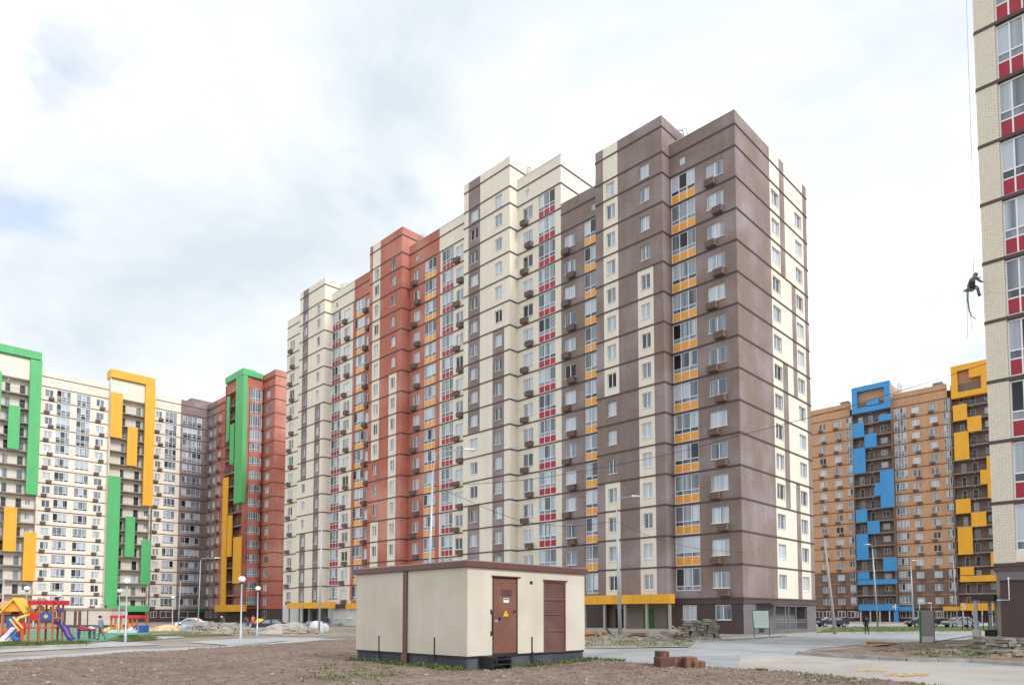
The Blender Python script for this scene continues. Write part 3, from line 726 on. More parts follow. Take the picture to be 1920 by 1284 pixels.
# ------------------------------------------------------------------ block kit for the far blocks
def fbox(mb, face, c, s0, s1, o0, o1, z0, z1):
    if face == 'X': mb.box(c-o1, c-o0, s0, s1, z0, z1)
    else: mb.box(s0, s1, c-o1, c-o0, z0, z1)
    return mb
class Block:
    def __init__(b, name, label, base, dz=0):
        b.root = thing(name, label, 'apartment building', base); b.base = base; b.dz = dz; b.W = {}; b.B = {}
    def wm(b, k): return b.W.setdefault(k, MB())
    def top(b, f): return top_of(f)+b.dz
    def part(b, name, mb, m, smooth=False, parent=None):
        bx, by, bz = b.base
        mb.v = [(x-bx, y-by, z-bz) for x, y, z in mb.v]
        return part(name, mb, m, parent or b.root, smooth)
    def band(b, f, face, c, s0, s1, out=.06):
        k = (f, face, round(c, 1), round(s0, 1)); z = b.top(f) if isinstance(f, int) else b.top(17)+2.1
        fbox(b.B.setdefault(k, MB()), face, c, s0, s1, -.02, out, z-.08, z+.08)
    def wall(b, face, c, s0, s1, colour, cols, nf=17, gcol='dark_brown', roof=1.3, accol=True):
        cols = sorted(cols, key=lambda q: q['s'][0]); ed = [s0]
        for p, q in zip(cols, cols[1:]): ed.append((p['s'][1]+q['s'][0])/2)
        ed.append(s1)
        if not cols: ed = [s0, s1]
        L = [(b.top(f-1), b.top(f), f) for f in range(2, nf+1)]+[(b.top(nf), b.top(nf)+2.1, 'attic'), (b.top(nf)+2.1, b.top(nf)+2.1+roof, 'parapet')]
        for z0, z1, f in L:
            for k in range(len(ed)-1):
                q = cols[k] if cols else None; op = None
                if q and isinstance(f, int):
                    if q['k'] == 'w': op = (*q['s'], z0+.85, z0+2.35)
                    elif q['k'] == 't': op = (*q['s'], z0+(.12 if f >= q.get('full', 99) else .75), z1-.3)
                wallcell(b.wm(colour(f)), face, c, ed[k], ed[k+1], z0, z1, op)
                if not op: continue
                m_, w_ = (op[0]+op[1])/2, op[1]-op[0]
                if q['k'] == 'w':
                    window(b.root, b.base, face, c, m_, op[2], w_, 1.5, 2, dark=.10, sill=False)
                    if q.get('ac', 1): ac(b.root, b.base, face, c, m_+(.4 if f % 2 else -.4), z0+.16)
                else:
                    full = f >= q.get('full', 99)
                    balcony(b.root, b.base, face, c, m_, op[2], w_, op[3]-op[2], q.get('n', 3), .85 if full else 0, 'glass_dark' if full else 'white', .07)
            if f != 'parapet': b.band(f, face, c, s0, s1)
        g = MB(); wallcell(g, face, c, s0, s1, 0, b.top(1)); b.part('wall', g, gcol)
        b.band(1, face, c, s0, s1)
        for q in cols:
            if q['k'] in 'wt': window(b.root, b.base, face, c-.1 if True else c, (q['s'][0]+q['s'][1])/2, 1.0, q['s'][1]-q['s'][0], 1.5, 2, dark=.5, sill=False)
    def bay(b, face, c, s0, s1, proj, colour, doors, nf=17, ztop=2.4, lamps=True, rail='rail_metal'):
        """open galleries: back wall with doors, slabs, side fins, railings"""
        for f in range(2, nf+1):
            z0, z1 = b.top(f-1), b.top(f)
            ed = [s0]+[(p[1]+q[0])/2 for p, q in zip(doors, doors[1:])]+[s1]
            for k, d in enumerate(doors):
                sh = random.random(); dr = d[2] == 'd'
                op = (d[0], d[1], z0+(.1 if dr else .9), z0+2.25)
                wallcell(b.wm(colour), face, c, ed[k], ed[k+1], z0, z1, op, .15)
                window(b.root, b.base, face, c, (op[0]+op[1])/2, op[2], op[1]-op[0], op[3]-op[2], 1 if dr else 2, .13, dark=1.6 if dr and sh < .6 else .35, sill=False, name='gallery_door' if dr else 'window')
            sl = MB(); fbox(sl, face, c, s0, s1, 0, proj, z0-.16, z0+.06); b.part('gallery_slab', sl, 'slab')
            rl = MB(); n = int((s1-s0)/.28)
            for k in range(n+1):
                s = s0+.05+(s1-s0-.1)*k/n; fbox(rl, face, c, s-.014, s+.014, proj-.07, proj-.04, z0+.06, z0+1.05)
            fbox(rl, face, c, s0, s1, proj-.08, proj-.03, z0+1.05, z0+1.1); b.part('railing', rl, rail)
            if lamps:
                lm = MB(); q = P(face, c, s0+(s1-s0)*.52, z1-.3, proj*.75); lm.lathe([(.0, -.11), (.1, -.06), (.13, 0), (.1, .06), (0, .1)], 8, q); b.part('gallery_lamp', lm, 'globe', True)
        zt = b.top(nf)
        for s in (s0, s1):
            fn = MB(); fbox(fn, face, c, s-.09, s+.09, 0, proj-.1, b.top(1), zt+ztop); b.part('fin_wall', fn, colour)
        up = MB(); fbox(up, face, c, s0+.09, s1-.09, 0, proj-.3, zt+.1, zt+ztop-.1); b.part('attic_wall', up, colour)
        bl = MB(); fbox(bl, face, c, s0+.09, s1-.09, proj-.3, proj-.24, zt+.1, zt+.25); b.part('belt_course', bl, 'belt')
        g = MB(); fbox(g, face, c, s0, s1, -.1, .05, 0, b.top(1)); b.part('wall', g, 'dark_brown')
    def panel(b, face, plane, px0, px1, py0, py1, colour, th=.22, name='facade_panel', extra=0):
        fn = atX if face == 'X' else atY
        pm = (py0+py1)/2; a = fn(px0, pm, plane)[0]; e = fn(px1, pm, plane)[0]; xm = (px0+px1)/2
        z0 = fn(xm, py1, plane)[1]; z1 = fn(xm, py0, plane)[1]
        q = MB(); fbox(q, face, plane, min(a, e), max(a, e), -th-extra, 0, z0, z1); return b.part(name, q, colour)
    def beam(b, face, plane, px0, px1, ya, yb, hpx, colour, th=.5):
        """level beam whose upper edge runs from (px0, ya) to (px1, yb)"""
        fn = atX if face == 'X' else atY
        a = fn(px0, ya, plane); e = fn(px1, yb, plane); z1 = (a[1]+e[1])/2
        hh = a[1]-fn(px0, ya+hpx, plane)[1]
        q = MB(); fbox(q, face, plane, min(a[0], e[0]), max(a[0], e[0]), -th, 0, z1-hh, z1); b.part('frame_beam', q, colour); return z1, hh
    def finish(b, colours=None):
        for f in b.B: b.part('belt_course', b.B[f], (colours(f[0]) if colours else 'belt'))
        for k in b.W: b.part('wall', b.W[k], k)

# ------------------------------------------------------------------ left block (cream, brown, terracotta wing)
YL = 145.75
LB = Block('apartment_block', 'far left cream apartment block with green and yellow facade frames and a terracotta wing', (-10, YL, 0), -.41)
LX = lambda px, py=900, Y=YL: atY(px, py, Y)[0]
def lc(k, a, b_, **q): return dict(k=k, s=tuple(sorted((LX(a), LX(b_)))), **q)
cream = lambda f: 'cream'
xS0, xS1, xB2, xS2, xBr, xIn = LX(66, 900), LX(201, 900), LX(204), LX(287), LX(336), LX(386, 900)
LB.wall('Y', YL, xS0, xS1, cream, [lc('w', 79, 94.5), lc('t', 101, 128, full=14), lc('t', 139, 165.5, full=14), lc('w', 176, 191)])
LB.wall('Y', YL, xS2, xBr, cream, [lc('w', 289.5, 300.5), lc('t', 307, 329, full=14)])
LB.wall('Y', YL, xBr, xIn, lambda f: 'brown', [lc('t', 340.5, 376, full=14, n=4)])
PB = 1.5; YF = YL-PB                       # gallery fronts
zg1 = atY(79, 676, YF-.3)[1]-LB.top(17); zg2 = atY(291, 724, YF-.3)[1]-LB.top(17)
LB.bay('Y', YL, LX(203.5, 900, YF), LX(283, 900, YF), PB, 'cream', [(*sorted((LX(224), LX(232))), 'd'), (*sorted((LX(251), LX(261))), 'd'), (*sorted((LX(271), LX(280))), 'w')], ztop=zg2)
LB.bay('Y', YL, LX(-62, 900, YF), LX(70, 900, YF), PB, 'cream', [(*sorted((LX(-40), LX(-28))), 'd'), (*sorted((LX(2), LX(13))), 'd'), (*sorted((LX(30), LX(42))), 'd'), (*sorted((LX(48), LX(58))), 'w')], ztop=zg1)
LB.wall('Y', YL, LX(-420), LX(-62), cream, [])
YP = YF-.3                                 # plane of the frames
LB.panel('Y', YP, 53, 75.3, 674, 927, 'green', name='frame_post', th=.5)
LB.beam('Y', YP-.03, -70, 79.3, 628, 661, 15, 'green', 1.4)
for q in ((15, 37, 760, 841), (-8, 2.5, 695, 780)): LB.panel('Y', YP, *q, 'green')
for q in ((6.5, 31, 950, 1033), (43.5, 67, 997, 1088)): LB.panel('Y', YP, *q, 'yellow')
LB.panel('Y', YP, -60, 62, 1128, 1141, 'yellow', name='entrance_fascia', th=1.2)
LB.panel('Y', YP, 270.5, 288.7, 721.5, 948, 'yellow', name='frame_post', th=.5)
LB.beam('Y', YP-.03, 208.5, 291.5, 691.5, 709, 15, 'yellow', 3.2)
for q in ((207.5, 229.5, 736, 820), (238.5, 257.5, 800, 873)): LB.panel('Y', YP, *q, 'yellow')
LB.panel('Y', YP, 200, 223, 892, 1135, 'green', name='frame_post', th=.5)
LB.panel('Y', YP, 200, 279.5, 1135, 1146, 'green', name='entrance_fascia', th=1.4)
for q in ((234.5, 252.5, 968, 1044), (264.5, 282, 1012, 1095)): LB.panel('Y', YP, *q, 'green')
LB.panel('Y', YL-1.2, 370, 398, 1140, 1147, 'green_dark', name='entrance_fascia', th=1.1)
# terracotta wing: comes forward from the inner corner, with a gallery bay
XW = xIn; yJ = atX(489.5, 900, XW)[0]; yE_ = atX(513, 900, XW)[0]
xQ = atY(454, 900, yJ)[0]; yQ = atX(419, 900, xQ)[0]; ySp = atX(404, 900, XW)[0]
WY = lambda a, b_, X=None, py=900: tuple(sorted((atX(a, py, X or XW)[0], atX(b_, py, X or XW)[0])))
red = lambda f: 'red'
LB.wall('X', XW, ySp, YL, lambda f: 'brown', [dict(k='w', s=WY(391, 396)), dict(k='w', s=WY(398.5, 403.5), ac=0)])
LB.wall('X', XW, yQ, ySp, red, [dict(k='w', s=WY(407.5, 413))])
LB.wall('X', XW, yE_, yJ, red, [dict(k='w', s=WY(497, 504.5), ac=0)])
LB.wall('Y', yE_, XW, XW+12, red, [])
# gallery bay of the wing
dp = XW-xQ
LB.bay('X', XW-dp+1.5, yJ, yQ, 1.5, 'red', [(yJ+1.2, yJ+2.3, 'd'), ((yJ+yQ)/2, (yJ+yQ)/2+1.3, 'w'), (yQ-1.8, yQ-.8, 'd')], lamps=False)
cz = LB.top(17)+2.4
LB.wall('Y', yJ-.05, xQ+1.5, XW, red, [])
for q in ((424.5, 429.5, 744, 827), (430.5, 438, 795, 870)): LB.panel('X', xQ-.3, *q, 'green')
LB.panel('X', xQ-.3, 440.5, 454.5, 700, 942, 'green', name='frame_post', th=.9)
zbm, _ = LB.beam('X', xQ-.34, 422.5, 456, 709, 689, 11, 'green', 3.0)
LB.beam('Y', yJ-.44, 456.2, 493, 689.5, 703, 10, 'green', .8)
for q in ((415.5, 424.5, 896, 1140), (426, 434, 966, 1043), (436.5, 451, 1006, 1093)): LB.panel('X', xQ-.3, *q, 'yellow')
LB.panel('X', xQ-.5, 402, 450, 1133.5, 1146, 'yellow', name='entrance_fascia', th=1.4)
# round glazed balconies on the wing
xa, xb = atY(464, 900, yJ)[0], atY(487, 900, yJ)[0]; xm, hw = (xa+xb)/2, (xb-xa)/2
arc = [(xm-hw*math.cos(t), yJ-.05-1.25*math.sin(t)) for t in [math.pi*k/8 for k in range(9)]]
for f in range(2, 18):
    z0, z1 = LB.top(f-1), LB.top(f); gz = z0+(.08 if f >= 14 else .95)
    fr = MB(); gl = MB(); bs = MB()
    for (p, q) in zip(arc, arc[1:]):
        gl.quad((*p, gz), (*q, gz), (*q, z1-.35), (*p, z1-.35))
        for z in (gz, z1-.35, gz+.5): fr.tube([(*p, z), (*q, z)], .045, 4)
    for p in arc: fr.tube([(*p, gz), (*p, z1-.35)], .04, 4)
    poly = arc
    for (p, q) in zip(arc, arc[1:]):
        o_ = (.04*(p[0]-xm), .05)
        bs.quad((p[0]+o_[0], p[1]-.04, z1-.35), (q[0]+.04*(q[0]-xm), q[1]-.04, z1-.35), (q[0]+.04*(q[0]-xm), q[1]-.04, z1+(.95 if f < 13 else .08)), (p[0]+o_[0], p[1]-.04, z1+(.95 if f < 13 else .08)))
    o = LB.part('round_balcony', fr, 'white'); LB.part('pane', gl, 'glass_dark', True, o)
    o2 = LB.part('balcony_parapet', bs, 'red', True)
    bt = MB(); i = len(bt.v); bt.v += [(*p, z1-.35) for p in arc]; bt.f.append(tuple(range(len(arc)))); bt.m.append(0); LB.part('balcony_floor', bt, 'slab')
# closed sides, roofs
g = MB(); g.box(xIn-.1+.1, XW+12, yE_+.1, YL+14, LB.top(17)+1.6, LB.top(17)+1.8); LB.part('roof', g, 'concrete')
g = MB(); g.box(LX(-420), xIn, YL+.1, YL+14, LB.top(17)+1.6, LB.top(17)+1.8); LB.part('roof', g, 'concrete')
g = MB(); g.box(XW-2.5, XW+5, YL+4, YL+11, LB.top(17)+1.8, LB.top(17)+5.6); LB.part('stair_head', g, 'brown')
g = MB(); g.box(xQ+.2, XW+5, yJ+.2, yQ-.2, LB.top(17)+.2, zbm-.5); LB.part('stair_head', g, 'red')
g = MB(); g.box(LX(-420), XW+12, YL+14, YL+14.2, 0, LB.top(17)+3); LB.part('back_wall', g, 'cream')
LB.finish()

# ------------------------------------------------------------------ right rear block (orange brick over brown, blue and yellow panels)
XR = 122.75
RB = Block('apartment_block', 'far right orange and brown brick apartment block with blue and yellow facade panels', (XR, 20, 0), .05)
RY = lambda px, py=950, X=XR: atX(px, py, X)[0]
def rc(k, a, b_, **q): return dict(k=k, s=tuple(sorted((RY(a), RY(b_)))), **q)
rcol = lambda f: 'r_brown' if isinstance(f, int) and f <= 4 else 'orange_brick'
RB.wall('X', XR, RY(1598), 60, rcol, [rc('w', 1539, 1551.5), rc('w', 1567, 1580.5), rc('t', 1590.5, 1605, full=13)])
RB.wall('X', XR, RY(1783), RY(1679), rcol, [rc('t', 1681.5, 1704, full=13, n=4), rc('w', 1714.5, 1729), rc('w', 1748, 1763), rc('t', 1775, 1788, full=13)])
RB.bay('X', XR, RY(1679), RY(1606), 1.5, 'r_brown', [(*sorted((RY(1668), RY(1655))), 'w'), (*sorted((RY(1641), RY(1633))), 'd'), (*sorted((RY(1622), RY(1614))), 'd')])
RB.bay('X', XR, RY(1875), RY(1793), 1.5, 'r_brown', [(*sorted((RY(1866), RY(1853))), 'w'), (*sorted((RY(1836), RY(1826))), 'd'), (*sorted((RY(1814), RY(1806))), 'd')])
RB.wall('X', XR, RY(1960), RY(1875), rcol, [rc('w', 1900, 1914)])
XP = XR-1.8
for q in ((1598, 1620, 793, 820), (1620.6, 1643.5, 813, 838), (1600, 1622.5, 839.7, 887.5), (1647, 1671, 777, 788), (1650.5, 1676, 880, 951), (1640, 1650.4, 905, 929), (1604.5, 1626, 955, 979), (1626.5, 1649, 976.5, 1000), (1605.8, 1628, 1001, 1049), (1656, 1681.5, 1045, 1070), (1608, 1630, 1072, 1085.8), (1608, 1682, 1086, 1095)):
    RB.panel('X', XP, *q, 'blue')
for q in ((1786.6, 1813, 758, 788), (1813.5, 1840, 780, 808.5), (1789, 1816.6, 809, 862), (1851, 1866, 854, 933), (1838, 1850.8, 880, 907), (1792, 1820, 935, 962), (1821, 1849, 959.5, 986.6), (1796, 1823.5, 987.5, 1039), (1858, 1876, 1034, 1061), (1800, 1826, 1062.5, 1077.5), (1800, 1876, 1078, 1089.5)):
    RB.panel('X', XP, *q, 'yellow')
def ring(px0, px1, ya, yb, ha, colour, inner, tongue):
    """square picture frame on the attic, seen on the gallery bay: four boards and a tongue"""
    a, e = sorted((RY(px0, 740, XP), RY(px1, 740, XP))); z1 = (atX(px0, ya, XP)[1]+atX(px1, yb, XP)[1])/2; z0 = z1-ha; t = 1.25
    for q in ((a, e, z1-t, z1), (a, e, z0, z0+t), (a, a+t, z0+t, z1-t), (e-t, e, z0+t, z1-t)):
        g = MB(); fbox(g, 'X', XP, q[0], q[1], -1.2, 0, q[2], q[3]); RB.part('frame_board', g, colour)
    g = MB(); fbox(g, 'X', XP, a+tongue[0]*(e-a), a+tongue[1]*(e-a), -.9, -.02, z0+tongue[2]*ha, z0+tongue[3]*ha); RB.part('frame_tongue', g, colour)
    g = MB(); fbox(g, 'X', XP, a+.3, e-.3, -9, -1.25, z0+.1, z1-.3); RB.part('stair_head', g, 'orange_brick')
    return z1
ring(1596.5, 1668, 727, 713.5, 6.6, 'blue', None, (.28, .6, .22, .42))
ring(1783.5, 1853, 688, 672, 7.4, 'yellow', None, (.1, .5, .55, .84))
def numeral(px, py, plane, txt, hgt):
    cu = bpy.data.curves.new('house_number', 'FONT'); cu.body = txt; cu.size = hgt; cu.extrude = .03; cu.align_x = 'CENTER'
    me_o = bpy.data.objects.new('tmp', cu); COL.objects.link(me_o)
    dg = bpy.context.evaluated_depsgraph_get(); me = bpy.data.meshes.new_from_object(me_o.evaluated_get(dg)); bpy.data.objects.remove(me_o)
    me.materials.clear(); me.materials.append(MATS['white'])
    y, z = atX(px, py, plane)
    o = link('house_number', me, RB.root, (plane-.05-XR, y-20, z)); o.rotation_euler = (math.pi/2, 0, -math.pi/2); return o
RB.panel('X', XP-.6, 1610, 1682, 1132.5, 1144, 'blue', name='entrance_fascia', th=2.2)
RB.panel('X', XP-.2, 1682.5, 1712, 1137, 1144, 'blue', name='entrance_fascia', th=1.6)
RB.panel('X', XP-.6, 1800, 1874, 1130.5, 1144, 'yellow', name='entrance_fascia', th=2.2)
RB.panel('X', XP-.2, 1768, 1799.5, 1136.5, 1144, 'yellow', name='entrance_fascia', th=1.6)
RB.panel('X', XP-.3, 1676, 1684, 1144, 1168, 'blue', name='entrance_pier', th=.6)
numeral(1677.5, 1142.6, XP-.6, '4', 2.0); numeral(1807, 1142, XP-.6, '5', 2.0)
for px in (1614, 1632, 1650, 1668, 1806, 1824, 1842, 1860):
    g = MB(); y = RY(px, 1155, XP-.3); g.box(XP-.35, XP-.2, y-.12, y+.12, 0, 2.6); RB.part('entrance_post', g, 'white_wall')
for px in (1536, 1556, 1578, 1596, 1692, 1706, 1722, 1742, 1758, 1776):
    y = RY(px, 1155); window(RB.root, RB.base, 'X', XR-.1, y, .9, 1.7, 1.7, 2, dark=.6, sill=False, name='shop_window')
for px, py in ((1578, 757), (1753, 718)):
    g = MB(); y = RY(px, py); g.box(XR+2, XR+3.6, y-1, y+1, RB.top(17)+2.5, RB.top(17)+4.7); RB.part('roof_vent', g, 'slab')
g = MB(); g.box(XR+.1, XR+15, RY(1960), 60, RB.top(17)+1.6, RB.top(17)+1.8); RB.part('roof', g, 'concrete')
g = MB(); g.box(XR+15, XR+15.2, RY(1960), 60, 0, RB.top(17)+3.2); RB.part('back_wall', g, 'r_brown')
g = MB()
yb = RY(1673, 760)
for k in range(4): g.tube([(XR+.5+k, yb-1.2, RB.top(17)+3), (XR+.5+k, yb-1.2, RB.top(17)+6.2)], .05, 5)
for z in (3.8, 4.6, 5.4, 6.2): g.tube([(XR+.5, yb-1.2, RB.top(17)+z), (XR+3.5, yb-1.2, RB.top(17)+z)], .05, 5)
RB.part('roof_railing', g, 'grey_metal')
RB.finish(lambda f: 'belt_orange' if isinstance(f, int) and f <= 4 else 'belt')

# ------------------------------------------------------------------ near right block (pale brick pier, crimson balcony panels)
XN, YN = -18.3, -21.86
NB = Block('apartment_block', 'near apartment block cut by the right edge, pale yellow brick with crimson balcony panels', (XN, YN, 0))
zn = [EYE+29.39-3*k for k in range(-4, 10)]           # belt levels, lowest last
mat('n_mortar', lin(168, 158, 142), .95, .05, 6)
mat('n_brick', lin(232, 224, 208), .85, .10, 11, .2)
yp = atX(1887.5, 600, XN)[0]; bay_w = 3.3; pier = YN-yp
glm = 'red_panel'
core = MB(); ys = YN; k = 0
zb, zt = zn[-1], zn[0]+3
edges = []
while ys > -44:
    edges.append((ys-pier, ys)); ys -= pier+bay_w
for a, b_ in edges:
    c_ = MB(); c_.box(XN+.02, XN+.4, a, b_, zb, zt); NB.part('pier', c_, 'n_mortar')
c_ = MB(); c_.box(XN+.4, XN+14, -44, YN, 0, zt); NB.part('core_wall', c_, 'n_mortar')
# bricks of the pier next to the corner, real courses with recessed joints
rows = int((zt-zb)/.077); bl = .25
def brick_rows(r0, r1, y0, y1):
    m_ = MB()
    for r in range(r0, r1):
        z = zb+.006+r*.077; off = (bl/2 if r % 2 else 0); s = y1+off
        while s > y0:
            a, b_ = max(y0, s-bl+.01), min(y1, s)
            if b_-a > .03:
                o_ = random.uniform(-.003, .004); m_.box(XN-.012-o_, XN+.03, a, b_, z, z+.065)
            s -= bl
    return m_
o = NB.part('brick_courses', brick_rows(0, rows, edges[0][0], edges[0][1]), 'n_brick'); o['kind'] = 'stuff'
o = NB.part('brick_courses', brick_rows(0, rows, edges[1][0], edges[1][1]), 'n_brick'); o['kind'] = 'stuff'
for z in zn:
    g = MB(); g.box(XN-.035, XN+.02, -44, YN, z-.085, z+.085); g.box(XN+.02, XN+14, YN-.02, YN+.03, z-.085, z+.085); NB.part('belt_course', g, 'belt')
for i in range(len(edges)-1):
    s1, s0 = edges[i][0], edges[i+1][1]
    for k, z in enumerate(zn[1:] if True else []):
        low = (k == len(zn)-2)
        z0 = z+.11+(.55 if low else 0); hh = zn[k]-.11-z0
        balcony(NB.root, NB.base, 'X', XN+.06, (s0+s1)/2, z0, s1-s0, hh, 6, 0 if low else .85, 'red_panel', .12)
        if low:
            g = MB(); g.box(XN, XN+.3, s0, s1, z+.11, z0); NB.part('balcony_parapet', g, 'n_brick')
    g = MB(); g.box(XN, XN+.4, s0, s1, zb-.1, zb+.11); NB.part('belt_course', g, 'belt')
g = MB(); g.box(XN+.03, XN+.4, -44, YN-.2, 0, zb-.75); NB.part('base_wall', g, 'dark_brown')
g = MB(); g.box(XN-.06, XN+.4, -44, YN-.15, zb-.75, zb-.32); NB.part('grey_strip', g, 'grey_base')
g = MB(); g.box(XN-.09, XN+.4, -44, YN+.02, zb-.32, zb-.11); NB.part('belt_course', g, 'belt')
g = MB(); y, z = atX(1891, 1085, XN-.1); g.tube([(XN+.03, y, z), (XN-.12, y, z), (XN-.12, y, z-.25), (XN-.10, y, z-1.0), (XN-.10, y+.5, z-1.0)], .022, 6); g.lathe([(0, -.05), (.055, 0), (.05, .06), (0, .08)], 8, (XN-.12, y, z)); NB.part('vent_pipe', g, 'white')
# porch at the far end
pr = thing('porch', 'dark flat-roofed entrance porch with pale posts beside the near right block', 'porch', (XN, YN, 0))
yq = atX(1829, 1150, XN)[0]
def pp(name, b_, m_): q = MB(); q.box(*b_); q.v = [(x-XN, y-YN, z) for x, y, z in q.v]; part(name, q, m_, pr)
zr = atX(1845, 1124, XN)[1]
pp('roof', (XN-.1, XN+3, YN+.05, yq+.15, zr, zr+.25), 'dark')
for k, y in enumerate((yq, (yq+YN)/2+.1, YN+.25)):
    pp('post', (XN+(0 if k == 0 else 1.5), XN+(.14 if k == 0 else 1.6), y-.07, y+.07, .7, zr), 'grey_metal')
pp('post_base', (XN-.12, XN+.22, yq-.16, yq+.14, 0, 1.0), 'concrete')
pp('low_wall', (XN+.3, XN+.5, YN+.05, yq-.3, 0, 1.0), 'black')
for k in range(7): pp('baluster', (XN+.38, XN+.42, YN+.15+k*.22, YN+.18+k*.22, 1.0, 1.75), 'dark')
pp('handrail', (XN+.36, XN+.44, YN+.05, yq-.25, 1.75, 1.8), 'dark')

# ------------------------------------------------------------------ transformer kiosk in front
SX, SY = -44.62, -12.95
sub = thing('transformer_kiosk', 'cream transformer kiosk with brown door, brown fascia and dark plinth standing in the soil', 'kiosk', (SX, SY, 0))
sy1 = atX(668, 1150, SX)[0]; sx1 = atY(1096, 1150, SY)[0]
pz = atX(873.75, 1230, SX)[1]; fz = atX(873.75, 1062.5, SX)[1]; rz_ = fz+.20
def sp(name, mb, m_, smooth=False, parent=None):
    mb.v = [(x-SX, y-SY, z) for x, y, z in mb.v]; return part(name, mb, m_, parent or sub, smooth)
wl = MB()
dx0, dx1 = atY(923, 1150, SY)[0], atY(971, 1150, SY)[0]; dz0, dz1 = atY(947, 1226.5, SY)[1], atY(947, 1081.5, SY)[1]
vx0, vx1 = atY(1019, 1150, SY)[0], atY(1061, 1150, SY)[0]; vz0, vz1 = atY(1040, 1221.5, SY)[1], atY(1040, 1089, SY)[1]
xm_ = (dx1+vx0)/2
wallcell(wl, 'Y', SY, SX, xm_, pz, fz+.05, (dx0, dx1, dz0, dz1), .10)
wallcell(wl, 'Y', SY, xm_, sx1, pz, fz+.05, (vx0, vx1, vz0, vz1), .08)
wallcell(wl, 'X', SX, SY, sy1, pz, fz+.05)
wl.quad((sx1, SY, pz), (sx1, sy1, pz), (sx1, sy1, fz), (sx1, SY, fz)); wl.quad((SX, sy1, pz), (sx1, sy1, pz), (sx1, sy1, fz), (SX, sy1, fz))
sp('wall', wl, 'substation_wall')
sp('plinth', MB().box(SX+.05, sx1-.05, SY+.05, sy1-.05, -.3, pz), 'plinth')
sp('plinth_edge', MB().box(SX+.012, sx1-.02, SY+.012, sy1-.02, pz-.06, pz-.002), 'steel_black')
o_ = .10
rf = MB(); rf.box(SX-o_, sx1+o_, SY-o_, sy1+o_, fz, rz_); me = rf
ro = sp('roof_fascia', rf, 'fascia'); bevel(ro.data, .015, 1)
sp('roof', MB().box(SX-o_+.05, sx1+o_-.05, SY-o_+.05, sy1+o_-.05, rz_+.002, rz_+.02), 'grey_metal')
y0_, y1_ = sorted((atX(757.5, 1150, SX)[0], atX(764.5, 1150, SX)[0]))
sp('downpipe_cover', MB().box(SX-.055, SX-.002, y0_, y1_, .08, fz), 'fascia')
sp('downpipe_foot', MB().box(SX-.10, SX-.056, y0_-.03, y1_+.02, .05, .42), 'door_brown')
# door with frame, hinges, signs
fr = MB(); t = .05
fr.box(dx0, dx0+t, SY+.02, SY+.10, dz0, dz1); fr.box(dx1-t, dx1, SY+.02, SY+.10, dz0, dz1); fr.box(dx0, dx1, SY+.02, SY+.10, dz1-t, dz1); fr.box(dx0, dx1, SY+.02, SY+.10, dz0, dz0+.04)
sp('door_frame', fr, 'steel_black')
sp('door_lintel', MB().box(dx0-.04, dx1+.10, SY-.05, SY+.01, dz1, dz1+.035), 'fascia')
dl = MB(); dl.box(dx0+t+.012, dx1-t-.012, SY+.005, SY+.055, dz0+.045, dz1-t-.012); door = sp('door', dl, 'door_brown'); bevel(door.data, .008, 1)
def onY(name, px0, px1, py0, py1, out, m_, par=None, th=.012):
    a, z1_ = atY(px0, py0, SY); b_, z0_ = atY(px1, py1, SY)
    return sp(name, MB().box(a, b_, SY-out-th, SY-out, z0_, z1_), m_, False, par)
onY('louvre_plate', 940, 959, 1104, 1117, -.005, 'vent_brown', door)
for k in range(4): onY('louvre', 940.5, 958.5, 1105+k*3, 1106.6+k*3, .008, 'vent_brown', door, .018)
onY('notice', 944, 954, 1120.5, 1129.5, -.005, 'paper', door)
onY('notice_print', 945, 953, 1121.5, 1124, .0075, 'board_green', door, .002)
onY('lock_plate', 927.5, 934, 1161, 1166, -.005, 'grey_metal', door)
onY('handle', 935, 937.5, 1157, 1162, -.005, 'steel_black', door, .05)
onY('lock', 962.5, 966, 1144, 1147.5, -.005, 'steel_black', door, .03)
onY('stencil', 944, 956, 1158, 1160, -.004, 'vent_brown', door, .003); onY('stencil', 945, 955, 1163, 1164.5, -.004, 'vent_brown', door, .003); onY('stencil', 944, 952, 1171, 1173, -.004, 'vent_brown', door, .003)
ax, az = atY(943.5, 1154.5, SY); bx_, _ = atY(953.5, 1154.5, SY); _, tz = atY(948.5, 1143.5, SY)
tr = MB(); tr.prism([(ax, az), (bx_, az), ((ax+bx_)/2, tz)], SY-.006, SY+.004); sg = sp('warning_sign', tr, 'sign_yellow', False, door)
mxx = (ax+bx_)/2; hh = tz-az
bo = MB(); bo.prism([(mxx+.012, az+.72*hh), (mxx-.028, az+.40*hh), (mxx+.0, az+.42*hh), (mxx-.012, az+.12*hh), (mxx+.030, az+.46*hh), (mxx+.004, az+.46*hh)], SY-.009, SY-.006); sp('lightning_bolt', bo, 'black', False, door)
for z in (1146, 1187):
    a, zz = atY(920.5, z, SY); q = MB(); q.tube([(a, SY-.01, zz-.07), (a, SY-.01, zz+.07)], .028, 8); sp('hinge', q, 'steel_black')
q = MB(); a, za = atY(921.8, 1146, SY); q.box(a, a+.03, SY-.03, SY-.005, atY(921.8, 1190, SY)[1], za); sp('door_bar', q, 'steel_black')
